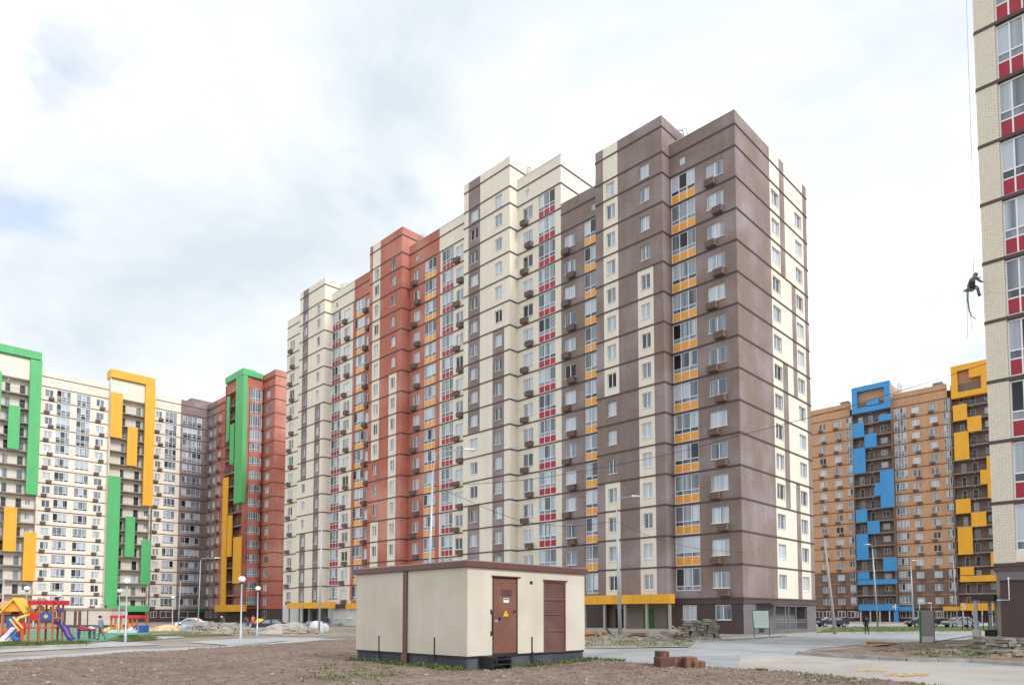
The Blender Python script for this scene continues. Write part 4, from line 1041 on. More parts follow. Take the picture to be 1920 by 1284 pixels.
# louvred door
fr = MB(); t = .06
fr.box(vx0, vx0+t, SY+.0, SY+.08, vz0, vz1); fr.box(vx1-t, vx1, SY, SY+.08, vz0, vz1); fr.box(vx0+t, vx1-t, SY, SY+.08, vz1-t, vz1); fr.box(vx0+t, vx1-t, SY, SY+.08, vz0, vz0+.04)
vd = sp('louvred_door', fr, 'door_brown')
sp('door_lintel', MB().box(vx0-.02, vx1+.06, SY-.05, SY+.01, vz1, vz1+.035), 'fascia')
n = 30
for k in range(n):
    z = vz0+.05+(vz1-vz0-.12)*k/n; hgt = (vz1-vz0-.12)/n
    q = MB(); q.quad((vx0+t, SY+.025, z), (vx1-t, SY+.025, z), (vx1-t, SY+.055, z+hgt*1.1), (vx0+t, SY+.055, z+hgt*1.1)); sp('slat', q, 'vent_brown', False, vd)
for z in (.30, .53, .74):
    zz = vz0+(vz1-vz0)*z; sp('rail', MB().box(vx0+t, vx1-t, SY+.012, SY+.05, zz-.03, zz+.03), 'vent_brown', False, vd)
onY('vent_hole', 993.5, 998.5, 1089, 1095, -.002, 'steel_black', None, .01)
# earthing straps
for (pxt, pyt, pxb, pyb) in ((997, 1193, 999.5, 1240),):
    a, z1_ = atY(pxt, pyt, SY); b_, z0_ = atY(pxb, pyb, SY-.05)
    q = MB(); q.box(a-.025, a+.025, SY-.022, SY-.002, pz, z1_); q.box(a-.02, a+.03, SY-.05, SY-.03, -.05, pz+.05); sp('earthing_strap', q, 'steel_black')
for px, pt in ((711, 1191), (815, 1194)):
    a, z1_ = atX(px, pt, SX); q = MB(); q.box(SX-.022, SX-.002, a-.022, a+.022, -.02, z1_); sp('earthing_strap', q, 'steel_black')
# steel step below the door
q = MB(); a0, a1 = atY(921, 1245, SY-.55)[0], atY(957, 1245, SY-.55)[0]
for x in (a0, a1-.04): q.box(x, x+.04, SY-.60, SY-.02, .02, .46)
for k, z in enumerate((.20, .42)): q.box(a0+.04, a1-.04, SY-.60+.28*k, SY-.36+.28*k, z, z+.035)
q.box(a0+.04, a1-.04, SY-.62, SY-.60, .36, .40)
sp('door_step', q, 'steel_black')

# ------------------------------------------------------------------ second kiosk, behind the playground
kx, ky = G(162, 1175.5)
def local_root(name, label, cat, px, py, group=None, rz=0):
    x, y = G(px, py); return thing(name, label, cat, (x, y, 0), -TH+rz, group), FPX/depth(x, y)
k2, s_ = local_root('transformer_kiosk', 'small cream kiosk with brown flat roof behind the playground slides', 'kiosk', 162, 1175.5)
ww = 92/s_
for nm, b_, m_ in (('wall', (-ww/2+.5, ww/2, 0, 4, .3, 2.35), 'substation_wall'), ('plinth', (-ww/2+.6, ww/2-.05, .05, 4, 0, .3), 'plinth'), ('roof_fascia', (-ww/2, ww/2+.15, -.15, 4.2, 2.35, 2.62), 'slab'), ('downpipe_cover', (.05, .2, -.03, 0, .3, 2.35), 'fascia'), ('vent_panel', (-ww/2+1.6, -ww/2+2.0, -.03, 0, .35, 2.2), 'fascia'), ('vent_panel', (-ww/2+2.2, -ww/2+2.6, -.03, 0, .35, 2.2), 'fascia')):
    part(nm, MB().box(*b_), m_, k2)

# ------------------------------------------------------------------ playground
def post(mb, x, y, z0, z1, r=.06, n=8): mb.tube([(x, y, z0), (x, y, z1)], r, n)
pl, s_ = local_root('play_tower', 'wooden play tower with yellow gabled roof, red-roofed deck and slides in the sand', 'play tower', 60, 1201.5)
X_ = lambda px: (px-60)/s_
Z_ = lambda py: (1201.5-py)/s_
for x in (4, 10, 40, 46):
    q = MB(); post(q, X_(x), 0 if x in (4, 40) else 1.3, 0, Z_(1147), .07); part('post', q, 'orange_wood', pl)
hx0, hx1, apx = X_(1), X_(49), X_(27)
rf = MB()
for (a, b_) in ((hx0, apx), (hx1, apx)):
    za, zb_ = Z_(1148), Z_(1120)
    rf.quad((a, -.25, za), (b_, -.25, zb_), (b_, .75, zb_), (a, .75, za)); rf.quad((a, -.25, za-.14), (b_, -.25, zb_-.16), (b_, .75, zb_-.16), (a, .75, za-.14)); rf.quad((a, -.25, za), (b_, -.25, zb_), (b_, -.25, zb_-.16), (a, -.25, za-.14))
part('gable_roof', rf, 'play_yellow', pl)
part('wall_panel', MB().box(X_(47), X_(57), -.5, -.44, Z_(1190), Z_(1166)), 'play_red', pl)
gb = MB(); gb.prism([(X_(6), Z_(1146)), (X_(44), Z_(1146)), (X_(31), Z_(1130)), (X_(22), Z_(1130))], -.1, -.05); part('gable_board', gb, 'orange_panel', pl)
part('wall_panel', MB().box(X_(12), X_(35), -.06, -.02, Z_(1176), Z_(1156)), 'play_blue', pl)
part('wall_panel', MB().box(X_(35), X_(41), -.07, -.02, Z_(1176), Z_(1157)), 'play_purple', pl)
part('deck', MB().box(X_(4), X_(98), 0, 1.4, Z_(1178), Z_(1175.5)), 'orange_wood', pl)
sl = MB(); a0, a1, b0, b1 = X_(22), X_(36), X_(32), X_(48)
sl.quad((a0, -.1, Z_(1175)), (a1, -.1, Z_(1175)), (b1, -1.7, Z_(1198.5)), (b0, -1.7, Z_(1198.5))); sl.quad((b0, -1.7, Z_(1198.5)), (b1, -1.7, Z_(1198.5)), (b1+.05, -2.0, .05), (b0+.05, -2.0, .05))
part('slide', sl, 'play_white', pl)
for x0_, x1_, m_ in ((22, 31, 'play_red'), (36.5, 49, 'play_blue')):
    q = MB(); q.quad((X_(x0_), -.1, Z_(1172)), (X_(x1_), -1.9, Z_(1196)), (X_(x1_), -1.95, 0.05), (X_(x0_), -.1, Z_(1177))); part('slide_side', q, m_, pl)
for x, y in ((53, 0), (60, 1.3), (72.5, 0), (83, 1.3), (92, 1.3), (97.5, 0)):
    q = MB(); post(q, X_(x), y, 0, Z_(1134), .065); part('post', q, 'orange_wood', pl)
rr = MB(); rr.box(X_(51.5), X_(100.5), -.12, 1.5, Z_(1134), Z_(1125)); part('flat_roof', rr, 'play_red', pl)
for k in range(4):
    x = X_(53+k*15); q = MB(); q.tube([(x, -.14, Z_(1129)), (x+.14, -.14, Z_(1125)), (x+.28, -.14, Z_(1129))], .07, 6); part('roof_trim', q, 'play_red', pl)
for x in (57, 64, 79, 90): part('window_board', MB().box(X_(x), X_(x+5), .6, .64, Z_(1146), Z_(1136)), 'play_yellow', pl)
part('wall_panel', MB().box(X_(56.5), X_(71), -.06, -.02, Z_(1162.5), Z_(1147)), 'play_red', pl)
ov = MB(); n = 20; cxo, czo = X_(85.5), Z_(1155); i = len(ov.v)
pts_ = [(cxo+X_(60+12.3)*math.copysign(abs(math.cos(a))**.6, math.cos(a)), czo+(8/s_)*math.copysign(abs(math.sin(a))**.6, math.sin(a))) for a in [6.2832*k/n for k in range(n)]]
ov.prism(pts_, -.06, -.02); part('wall_panel', ov, 'play_blue', pl)
q = MB(); q.prism([(cxo+.13*math.cos(6.283*k/10), czo+.13*math.sin(6.283*k/10)) for k in range(10)], -.08, -.06); part('panel_disc', q, 'play_yellow', pl)
def ribbon(mb, pts, wid, side, m=0):
    """slide trough: half tube along pts"""
    L = [Vector(p) for p in pts]; prev = None
    for k, p in enumerate(L):
        d = (L[min(k+1, len(L)-1)]-L[max(k-1, 0)]).normalized(); n_ = d.cross(Vector((0, 0, 1))).normalized(); u = n_.cross(d)
        ring = [p+n_*wid*math.cos(a)+u*side*math.sin(a) for a in [math.pi+math.pi*j/6 for j in range(7)]]
        ring += [p+n_*(wid-.03)*math.cos(a)+u*(side-.03)*math.sin(a) for a in [math.pi*2-math.pi*j/6 for j in range(7)]]
        if prev:
            for j in range(len(ring)): mb.quad(prev[j], prev[(j+1) % len(ring)], ring[(j+1) % len(ring)], ring[j], m)
        prev = ring
    return mb
q = ribbon(MB(), [(X_(98), .3, Z_(1163)), (X_(106), .3, Z_(1165)), (X_(113), .3, Z_(1171)), (X_(119), .3, Z_(1179)), (X_(123), .3, Z_(1188)), (X_(127), .3, Z_(1194)), (X_(131), .3, Z_(1195))], .28, .25); part('slide', q, 'play_purple', pl, True)
q = MB(); post(q, X_(108.5), .3, 0, Z_(1145), .04); part('post', q, 'grey_metal', pl)
q = MB(); q.lathe([(.0, .28), (.22, .16), (.22, 0), (0, 0)], 8, (X_(105), .3, Z_(1146))); part('pole_hood', q, 'play_purple', pl)
# winding tube slide in red, yellow and blue
cols_ = ['play_yellow', 'play_yellow', 'play_red', 'play_red', 'play_red', 'play_blue', 'play_blue', 'play_blue']
path_ = [(57, 1152, -.3), (50, 1158, -.8), (53, 1166, -1.3), (62, 1171, -1.3), (66, 1178, -1.1), (60, 1186, -1.3), (54, 1191, -1.4), (60, 1196, -1.5), (68, 1197.5, -1.6)]
for k in range(8):
    a, b_ = path_[k], path_[k+1]
    q = MB(); p0, p1 = Vector((X_(a[0]), a[2], Z_(a[1]))), Vector((X_(b_[0]), b_[2], Z_(b_[1]))); d = (p1-p0)*.12
    rr_ = {'play_yellow': .09, 'play_red': .17, 'play_blue': .17}[cols_[k]]; q.tube([p0-d, p0+(p1-p0)*.5+Vector((0, 0, -.02)), p1+d], [rr_, rr_*1.05, rr_], 10); part('tube_section', q, cols_[k], pl, True)
for (a, b_) in (((52, 1160), (70, 1181)), ((58, 1156), (76, 1177))):
    q = MB(); q.tube([(X_(a[0]), -1.7, Z_(a[1])), (X_(b_[0]), -1.7, Z_(b_[1]))], .06, 8); part('climbing_bar', q, 'play_yellow', pl)
q = MB(); post(q, X_(73), -1.6, 0, Z_(1176), .09); part('post', q, 'orange_wood', pl)
ps2, s_ = local_root('play_tower', 'low playset with two red canopies, orange posts and yellow panels below the green frame', 'play tower', 235, 1185)
X2 = lambda px: (px-235)/s_
Z2 = lambda py: (1185-py)/s_
for x in (208, 216, 226, 231, 240, 248, 256, 263):
    q = MB(); post(q, X2(x), 0 if x % 2 == 0 else 1.2, 0, Z2(1153), .09); part('post', q, 'orange_wood', ps2)
for a, b_ in ((207, 232), (238, 264)):
    part('canopy', MB().box(X2(a), X2(b_), -.15, 1.5, Z2(1158.5), Z2(1153)), 'play_red', ps2)
for a, b_ in ((214, 220), (222, 230), (239, 244), (245, 250)): part('panel', MB().box(X2(a), X2(b_), -.05, 0, Z2(1184), Z2(1168)), 'orange_panel', ps2)
part('deck', MB().box(X2(208), X2(263), 0, 1.3, Z2(1176), Z2(1174)), 'orange_wood', ps2)
q = ribbon(MB(), [(X2(211), -.3, Z2(1174)), (X2(205), -.7, Z2(1180)), (X2(198), -1.1, Z2(1184)), (X2(192), -1.3, Z2(1184.4))], .4, .3); part('slide', q, 'play_yellow', ps2, True)
q = ribbon(MB(), [(X2(255), -.3, Z2(1174)), (X2(252), -.9, Z2(1180)), (X2(250), -1.5, Z2(1184))], .35, .25); part('slide', q, 'play_white', ps2, True)
part('climbing_wall', MB().box(X2(255), X2(261), -.5, -.4, 0, Z2(1172)), 'play_purple', ps2)
part('drum', MB().box(X2(264), X2(273), -.4, .6, 0, Z2(1172)), 'play_blue', ps2)
part('sand_rim', MB().box(X2(222), X2(275), -2.0, -1.7, 0, .3), 'white_wall', ps2)
rk, s_ = local_root('rocker', 'red-topped rocker bench on purple legs at the edge of the green mat', 'rocker', 160, 1197.5)
for x, y in ((-.42, -.1), (.0, .5), (.32, .5)): part('leg', MB().box(x-.07, x+.07, y-.05, y+.05, 0, .72), 'play_purple' if x < -.1 else 'rail_metal', rk)
q = MB(); q.prism([(-.55, .72), (.3, .66), (.52, .62), (.56, .72), (.25, .82), (-.4, .9)], -.18, .18); part('seat', q, 'play_red', rk)
q = MB(); q.prism([(.25, .80), (.56, .70), (.62, .76), (.35, .90)], -.17, .17); part('nose', q, 'play_white', rk)
part('rail', MB().box(-.5, .5, -.05, .05, .58, .66), 'play_purple', rk)
fn, s_ = local_root('fence', 'low grey railing fence behind the rocker bench', 'fence', 165, 1189)
for k in range(12): part('baluster', MB().box(-2+k*.33, -1.97+k*.33, 0, .03, 0, .8), 'rail_metal', fn)
part('rail', MB().box(-2.05, 1.7, -.01, .04, .8, .85), 'rail_metal', fn)

# ------------------------------------------------------------------ lamps, poles and wires
def globe_lamp(px, top, label):
    b = (2.286*1151-top)/1.286; x, y = G(px, b); hgt = (b-top)*depth(x, y)/FPX
    t = thing('globe_lamp', label, 'street lamp', (x, y, 0), 0, 'globe lamps round the courtyard')
    q = MB(); q.lathe([(.085, 0), (.085, .8), (.052, .85), (.042, hgt-.5), (0.042, hgt-.45)], 10); part('post', q, 'galv', t, True)
    q = MB(); q.lathe([(.05, hgt-.47), (.13, hgt-.44), (.13, hgt-.40), (.05, hgt-.36)], 10); part('collar', q, 'dark', t)
    q = MB(); q.lathe([(.0, hgt-.40), (.14, hgt-.38), (.205, hgt-.26), (.215, hgt-.17), (.16, hgt-.07), (.07, hgt-.04), (0, hgt-.04)], 14); part('globe', q, 'globe', t, True)
for px, tp, lb in ((235, 1083, 'tall white globe lamp in front of the green frame, beside the walking man'), (222, 1103, 'globe lamp just left of the tallest lamp before the red playset canopies'), (451, 1079, 'nearest globe lamp on the right, before the terracotta wing'), (482, 1098, 'globe lamp beside the dark car before the terracotta wing'), (323, 1116, 'globe lamp in front of the brown corner windows'), (62, 1119, 'globe lamp rising behind the red play tower roof'), (109, 1112, 'globe lamp behind the purple slide'), (189, 1128, 'far globe lamp above the walking man'), (47, 1098, 'globe lamp behind the yellow gable of the play tower')):
    globe_lamp(px, tp, lb)
def tall_pole(px, base, top_px, top, arm, label, r=.09, m_='galv', head=True, group='tall light poles'):
    """arm: (px, py) of the lamp head or None; the pole may lean: its top is seen at (top_px, top)"""
    x, y = G(px, base); D = depth(x, y)
    t = thing('light_pole', label, 'light pole', (x, y, 0), -TH, group)
    K = D/FPX; hx = (top_px-px)*K; hz = (base-top)*K
    q = MB(); q.tube([(0, 0, 0), (hx*.5, 0, hz*.5), (hx, 0, hz)], [r, r*.8, r*.55], 10); part('mast', q, m_, t, True)
    if arm:
        ax_, az_ = (arm[0]-px)*K, (base-arm[1])*K
        q = MB(); q.tube([(hx, 0, hz-.1), (hx+(ax_-hx)*.08, 0, hz+(az_-hz)*.85), (hx+(ax_-hx)*.5, 0, az_-.03), (ax_-.3, 0, az_)], .028, 6); part('arm', q, m_, t)
        sgn = 1 if ax_ > hx else -1
        q = MB(); q.prism([(ax_-sgn*.65, az_-.04), (ax_, az_-.03), (ax_+sgn*.02, az_+.04), (ax_-sgn*.6, az_+.09)], -.11, .11); part('lamp_head', q, 'white', t)
    return t, K
tall_pole(371, 1180, 373, 1051, (410, 1045.5), 'slim light pole with long arm at the brown inner corner', .07)
tall_pole(334, 1179, 336.5, 1089, None, 'thin white pole at the edge between cream and brown walls', .06)
tall_pole(598, 1186, 600.5, 985, None, 'grey pole before the far yellow entrance of the long block', .10)
pA, KA = tall_pole(801, 1206, 809.5, 882, (889, 840), 'galvanised pole rising behind the kiosk roof with lamp arm to the right', .11)
pB, KB = tall_pole(1163, 1197.5, 1158.5, 957, (1203, 929), 'thick galvanised pole by the yellow entrance with lamp arm', .15)
tall_pole(1566, 1187.5, 1549.5, 1010, None, 'leaning concrete utility pole beside the end wall of the long block', .15, 'concrete')
tall_pole(1646, 1176, 1640, 1029, (1627, 1020), 'pole with short bent arm before the blue panels', .11)
tall_pole(1713, 1169, 1711.5, 1062, (1720, 1050), 'curved-arm pole between the two coloured bays', .12)
tall_pole(1795, 1167, 1791, 1040, None, 'thin pole before the yellow panel bay', .09)
for px, tp in ((1725, 1128), (1747, 1132)):
    tall_pole(px, 1172, px, tp, (px+7 if px < 1740 else px-7, tp-2), 'short park lamp with flat white head %s the grey board back' % ('just left above' if px < 1740 else 'just right above'), .05, group='short park lamps')
tall_pole(2, 1200, 2.8, 1084, None, 'pale pole at the left edge of the view', .06)
def wire(pts, label, r=.014):
    """pts: (px, py, depth)"""
    W_ = []
    for px, py, D in pts:
        x = (px-PCX)/FPX*D; r_ = ray(px, py); f = D/(r_[0]*SI+r_[1]*CO)
        W_.append(Vector((CAMX+r_[0]*f, CAMY+r_[1]*f, EYE+r_[2]*f)))
    L = []
    for k in range(len(W_)-1):
        p0, p1, p2, p3 = W_[max(k-1, 0)], W_[k], W_[k+1], W_[min(k+2, len(W_)-1)]
        for j in range(8):
            t = j/8; L.append(.5*((2*p1)+(p2-p0)*t+(2*p0-5*p1+4*p2-p3)*t*t+(3*p1-p0-3*p2+p3)*t**3))
    L.append(W_[-1])
    q = MB(); q.tube(L, r, 5); return tag(part('overhead_wire', q, 'black', None), label, 'wire')
DA = depth(*G(801, 1206)); DB = depth(*G(1163, 1197.5))
wire([(808, 912, DA), (1011, 896, DA-1), (1240, 854, DA-2), (1395, 814, DA-3), (1550, 774, DA-4), (1700, 729, DA-5), (1850, 681, DA-6), (1990, 633, DA-7)], 'black overhead wire crossing the whole long block up to the right edge')
wire([(811, 908, DA), (862, 931, DA+1.5), (930, 960, DA+3), (990, 978, DA+4), (1070, 986, DA+5), (1157, 976, DB)], 'sagging wire between the two galvanised poles')
wire([(1161, 978, DB), (1200, 998, DB+2), (1250, 1015, DB+5), (1310, 1028, DB+8), (1394, 1036, 60)], 'thin wire sagging from the thick pole to the brown corner', .011)

# ------------------------------------------------------------------ people
def person(name, label, px, base_py, height, joints, cloth, group=None, z0=0, at=None, rz=0, helmet=None, hair='black', bulk=1.0):
    """joints: posed skeleton in a 1.75 m frame, x right, y away, z up; cloth: material per body region"""
    if at is None: x, y = G(px, base_py); loc = (x, y, z0)
    else: loc = at
    root = thing(name, label, 'person', loc, -TH+rz, group); k = height/1.75
    J = {a: Vector(b)*k for a, b in joints.items()}
    chain = [('pelvis', 'spine', .14, .13, 'torso'), ('spine', 'chest', .13, .155, 'torso'), ('chest', 'neck', .155, .062, 'torso'), ('neck', 'head', .06, .085, 'skin'), ('head', 'crown', .10, .075, 'skin')]
    for s in 'lr':
        chain += [('chest', 'sh_'+s, .13, .075, 'torso'), ('sh_'+s, 'el_'+s, .066, .048, 'sleeve'), ('el_'+s, 'wr_'+s, .047, .034, 'sleeve'), ('wr_'+s, 'ha_'+s, .036, .030, 'skin'),
                  ('pelvis', 'hip_'+s, .13, .10, 'leg'), ('hip_'+s, 'kn_'+s, .095, .062, 'leg'), ('kn_'+s, 'an_'+s, .060, .042, 'leg'), ('an_'+s, 'to_'+s, .045, .036, 'shoe')]
    names = []; rad = {}
    for a, b, ra, rb, g in chain:
        for n_, r_ in ((a, ra), (b, rb)):
            if n_ not in rad: rad[n_] = r_*k*(bulk if g in ('torso', 'leg', 'sleeve') else 1); names.append(n_)
    me = bpy.data.meshes.new('body'); me.from_pydata([J[n_] for n_ in names], [(names.index(a), names.index(b)) for a, b, *_ in chain], [])
    o = bpy.data.objects.new('tmp', me); COL.objects.link(o)
    md = o.modifiers.new('s', 'SKIN'); md.use_smooth_shade = True
    for i, n_ in enumerate(names):
        v = me.skin_vertices[0].data[i]; v.radius = (rad[n_], rad[n_]); v.use_root = n_ == 'pelvis'
    o.modifiers.new('u', 'SUBSURF').levels = 1; o.modifiers['u'].render_levels = 1
    dg = bpy.context.evaluated_depsgraph_get(); bm_ = bpy.data.meshes.new_from_object(o.evaluated_get(dg)); bpy.data.objects.remove(o)
    regs = ['torso', 'sleeve', 'leg', 'shoe', 'skin']; bm_.materials.clear()
    for r_ in regs: bm_.materials.append(MATS[cloth.get(r_, 'skin')])
    for p in bm_.polygons:
        best = None; c = p.center
        for a, b, ra, rb, g in chain:
            A, B = J[a], J[b]; t = max(0, min(1, (c-A).dot(B-A)/max(1e-6, (B-A).length_squared))); d = (c-A-(B-A)*t).length/(ra+(rb-ra)*t)
            if best is None or d < best[0]: best = (d, g)
        p.material_index = regs.index(best[1]); p.use_smooth = True
    link('body', bm_, root)
    for s in 'lr':                         # fingers
        d = (J['ha_'+s]-J['wr_'+s]).normalized(); sd_ = d.orthogonal().normalized()
        q = MB()
        for j in range(4): b0 = J['ha_'+s]+sd_*(j-1.5)*.019*k; q.tube([b0, b0+d*.045*k, b0+d*.075*k+d.cross(sd_)*.02*k], [.010*k, .009*k, .007*k], 5)
        b0 = J['wr_'+s]+(J['ha_'+s]-J['wr_'+s])*.5; q.tube([b0, b0-sd_*.04*k+d*.02*k, b0-sd_*.05*k+d*.05*k], [.011*k, .010*k, .008*k], 5)
        part('fingers', q, 'skin', root, True)
    hd = J['head']; up = (J['crown']-J['head']).normalized()
    q = MB(); q.lathe([(.118*k, -.01), (.125*k, .04*k), (.10*k, .10*k), (.05*k, .135*k), (0, .14*k)], 10, tuple(hd+up*.015*k+Vector((0, .012*k, 0)))); part('helmet' if helmet else 'hair', q, helmet or hair, root, True)
    return root
def stance(**kw):
    J = dict(pelvis=(0, 0, .95), spine=(0, 0, 1.12), chest=(0, 0, 1.33), neck=(0, 0, 1.50), head=(0, 0, 1.60), crown=(0, 0, 1.70))
    for s, q in (('l', -1), ('r', 1)):
        J.update({'sh_'+s: (.19*q, 0, 1.40), 'el_'+s: (.24*q, .02, 1.12), 'wr_'+s: (.25*q, -.06, .88), 'ha_'+s: (.25*q, -.09, .80), 'hip_'+s: (.09*q, 0, .90), 'kn_'+s: (.10*q, -.02, .49), 'an_'+s: (.10*q, .02, .07), 'to_'+s: (.11*q, -.15, .035)})
    J.update(kw); return J
walk = stance(hip_l=(-.02, .06, .9), kn_l=(-.10, .06, .50), an_l=(-.16, .06, .07), to_l=(-.30, .06, .035), hip_r=(.02, -.06, .9), kn_r=(.17, -.06, .52), an_r=(.42, -.06, .13), to_r=(.34, -.06, .035),
              sh_l=(0, .19, 1.4), sh_r=(0, -.19, 1.4), el_l=(.08, .22, 1.14), wr_l=(-.06, .22, .95), ha_l=(-.12, .22, .90), el_r=(.04, -.24, 1.13), wr_r=(-.12, -.24, 1.0), ha_r=(-.19, -.24, .97), chest=(-.02, 0, 1.33), neck=(-.03, 0, 1.5), head=(-.05, 0, 1.6), crown=(-.06, 0, 1.7))
person('person', 'person in lilac-grey shirt and dark trousers striding across the green mat', 187.5, 1199.5, 1.68, walk, dict(torso='cloth_pale', sleeve='cloth_pale', leg='cloth_grey', shoe='black'))
person('person', 'person dressed all in black standing on the road near the lawn', 1624.5, 1188.5, 1.62, stance(kn_r=(.14, -.06, .49), an_r=(.18, -.02, .07), to_r=(.2, -.16, .035), neck=(0, -.03, 1.48), head=(0, -.08, 1.57), crown=(0, -.09, 1.66)), dict(torso='cloth_black', sleeve='cloth_black', leg='cloth_black', shoe='black'))
bend = stance(chest=(-.10, -.12, 1.28), neck=(-.16, -.2, 1.42), head=(-.2, -.25, 1.48), crown=(-.22, -.28, 1.58), sh_l=(-.27, -.1, 1.32), sh_r=(.06, -.16, 1.34), el_l=(-.33, -.2, 1.05), el_r=(.08, -.3, 1.08), wr_l=(-.30, -.36, .86), wr_r=(.02, -.42, .88), ha_l=(-.28, -.42, .8), ha_r=(0, -.48, .82))
person('person', 'worker in yellow helmet bending among the building materials', 420, 1181, 1.7, bend, dict(torso='cloth_grey', sleeve='cloth_grey', leg='cloth_grey', shoe='black'), helmet='hat_yellow')
person('person', 'worker in orange vest beside the dark car', 474, 1181, 1.72, stance(), dict(torso='vest_orange', sleeve='cloth_grey', leg='cloth_grey', shoe='black'))
person('person', 'worker in dull green jacket next to the orange vest', 464, 1181.5, 1.7, bend, dict(torso='cloth_grey', sleeve='cloth_grey', leg='cloth_blue', shoe='black'))
person('person', 'stooping worker in dark blue clothes before the pale ground-floor wall', 616, 1181, 1.72, bend, dict(torso='cloth_blue', sleeve='cloth_blue', leg='cloth_grey', shoe='black'))
# the climber on the corner of the near block, hanging from ropes
cy_, cz_ = atX(1825.5, 536, XN-.1)
climb = dict(pelvis=(-.12, 0, .62), spine=(-.10, 0, .80), chest=(0, 0, 1.02), neck=(.12, 0, 1.17), head=(.17, 0, 1.25), crown=(.21, 0, 1.34),
             sh_l=(.04, .18, 1.09), el_l=(.26, .2, 1.16), wr_l=(.44, .2, 1.22), ha_l=(.50, .2, 1.24), sh_r=(.06, -.18, 1.08), el_r=(.22, -.22, .86), wr_r=(.40, -.2, .80), ha_r=(.47, -.2, .80),
             hip_l=(-.10, .09, .60), kn_l=(.34, .14, .70), an_l=(.44, .14, .32), to_l=(.52, .14, .24), hip_r=(-.10, -.09, .60), kn_r=(.16, -.14, .52), an_r=(.20, -.14, .14), to_r=(.26, -.14, .04))
cl = person('person', 'climber in grey clothes hanging on ropes at the brick corner of the near block', 0, 0, 1.65, climb, dict(torso='cloth_grey', sleeve='cloth_grey', leg='cloth_grey', shoe='black'), at=(XN-.16, cy_+.03, cz_-.66), helmet='fascia', bulk=1.22)
part('work_seat', MB().box(-.36, .1, -.2, .2, .44, .48), 'grey_metal', cl)
part('tool_bag', MB().box(-.30, -.08, -.32, -.2, .40, .74), 'cloth_black', cl)
kx_ = CO; 
def rope(pts, label, r): q = MB(); q.tube(pts, r, 6); return tag(part('climbing_rope', q, 'rope_pale' if 'pale' in label else 'rope', None), label, 'rope')
ya_, _z = atX(1828, 520, XN-.1)
rope([(XN-.14, ya_+.05, cz_+.35), (XN-.1, ya_-.05, cz_+6), (XN-.1, ya_-.12, zn[0]+3)], 'pale rope running up the brick edge above the climber', .012)
yr, _z = atX(1815.5, 560, XN-.15)
rope([(XN-.15, yr, cz_-.1), (XN-.15, yr+.02, cz_-.7), (XN-.15, yr-.03, cz_-1.3)], 'dark tool bag strap hanging below the climber', .03)
rope([(XN-.13, yr-.05, cz_-1.3), (XN-.13, yr-.12, cz_-1.55), (XN-.13, yr-.30, cz_-1.72)], 'curved dark cable end hanging below the climber', .022)
rope([(XN-.17, yr+.06, cz_-.2), (XN-.17, yr+.06, cz_-1.6), (XN-.17, yr+.08, cz_-2.6)], 'longest pale rope hanging below the climber', .014)
rope([(XN-.12, yr-.03, cz_-1.2), (XN-.12, yr-.08, cz_-1.8), (XN-.12, yr-.12, cz_-2.2)], 'short pale rope hanging below the climber', .012)

# ------------------------------------------------------------------ vehicles
def car(px, base, rz, label, paint, group='parked cars', scale=1):
    x, y = G(px, base); t = thing('parked_car', label, 'car', (x, y, 0), -TH+rz, group); t.scale = (scale,)*3
    prof = [(-2.15, .35), (-2.18, .62), (-2.05, .82), (-1.25, .92), (-.55, 1.38), (.65, 1.42), (1.35, .98), (2.0, .92), (2.15, .75), (2.15, .38)]
    def shell(pr, half, tuck):
        bm = bmesh.new(); rows = []
        for yy in (-half, -half*.92, 0, half*.92, half):
            kk = 1-tuck*(abs(yy)/half)**4*.06
            rows.append([bm.verts.new((px_*kk, yy*(1-.14*max(0, (pz_-.9)/.5)), pz_)) for px_, pz_ in pr])
        for a, b in zip(rows, rows[1:]):
            for i in range(len(pr)): bm.faces.new((a[i], a[(i+1) % len(pr)], b[(i+1) % len(pr)], b[i]))
        bm.faces.new(rows[0]); bm.faces.new(list(reversed(rows[-1])))
        me = bpy.data.meshes.new('body'); bm.to_mesh(me); bm.free(); me.polygons.foreach_set('use_smooth', [False]*len(me.polygons)); return me
    me = shell(prof, .86, 1); me.materials.append(MATS[paint]); bevel(me, .05, 2); link('body', me, t)
    for s in (-1, 1):
        q = MB(); z = [(-1.05, .95), (-.52, 1.30), (.05, 1.33), (.05, .95)]; q.prism(z, s*.80, s*.865); part('side_window', q, 'glass_dark', t)
        q = MB(); q.prism([(.12, .95), (.12, 1.33), (.6, 1.32), (1.12, .98)], s*.80, s*.865); part('side_window', q, 'glass_dark', t)
        for wx in (-1.35, 1.32):
            q = MB(); n = 16; q.prism([(wx+.32*math.cos(6.283*k/n), .32+.32*math.sin(6.283*k/n)) for k in range(n)], s*.70, s*.88); wo = part('wheel', q, 'tyre', t)
            q = MB(); q.prism([(wx+.2*math.cos(6.283*k/n), .32+.2*math.sin(6.283*k/n)) for k in range(n)], s*.86, s*.89); part('rim', q, 'grey_metal', wo)
        part('headlight', MB().box(-2.17, -2.08, s*.5-.14, s*.5+.14, .62, .76), 'white', t); part('tail_light', MB().box(2.06, 2.16, s*.55-.14, s*.55+.14, .70, .84), 'play_red', t)
    q = MB(); q.quad((-1.24, -.68, .95), (-1.24, .68, .95), (-.60, .60, 1.37), (-.60, -.60, 1.37)); q.v = [(a-.02, b, c+.03) for a, b, c in q.v]; part('windscreen', q, 'glass_dark', t)
    return t
car(1801, 1175.3, 0, 'silver-grey saloon parked before the yellow entrance of the orange block', 'car_silver')
car(509, 1184, .25, 'dark hatchback parked before the terracotta wing', 'car_dark', scale=.92)
car(1560, 1174.4, 0, 'dark car half hidden behind the leaning utility pole', 'car_dark')
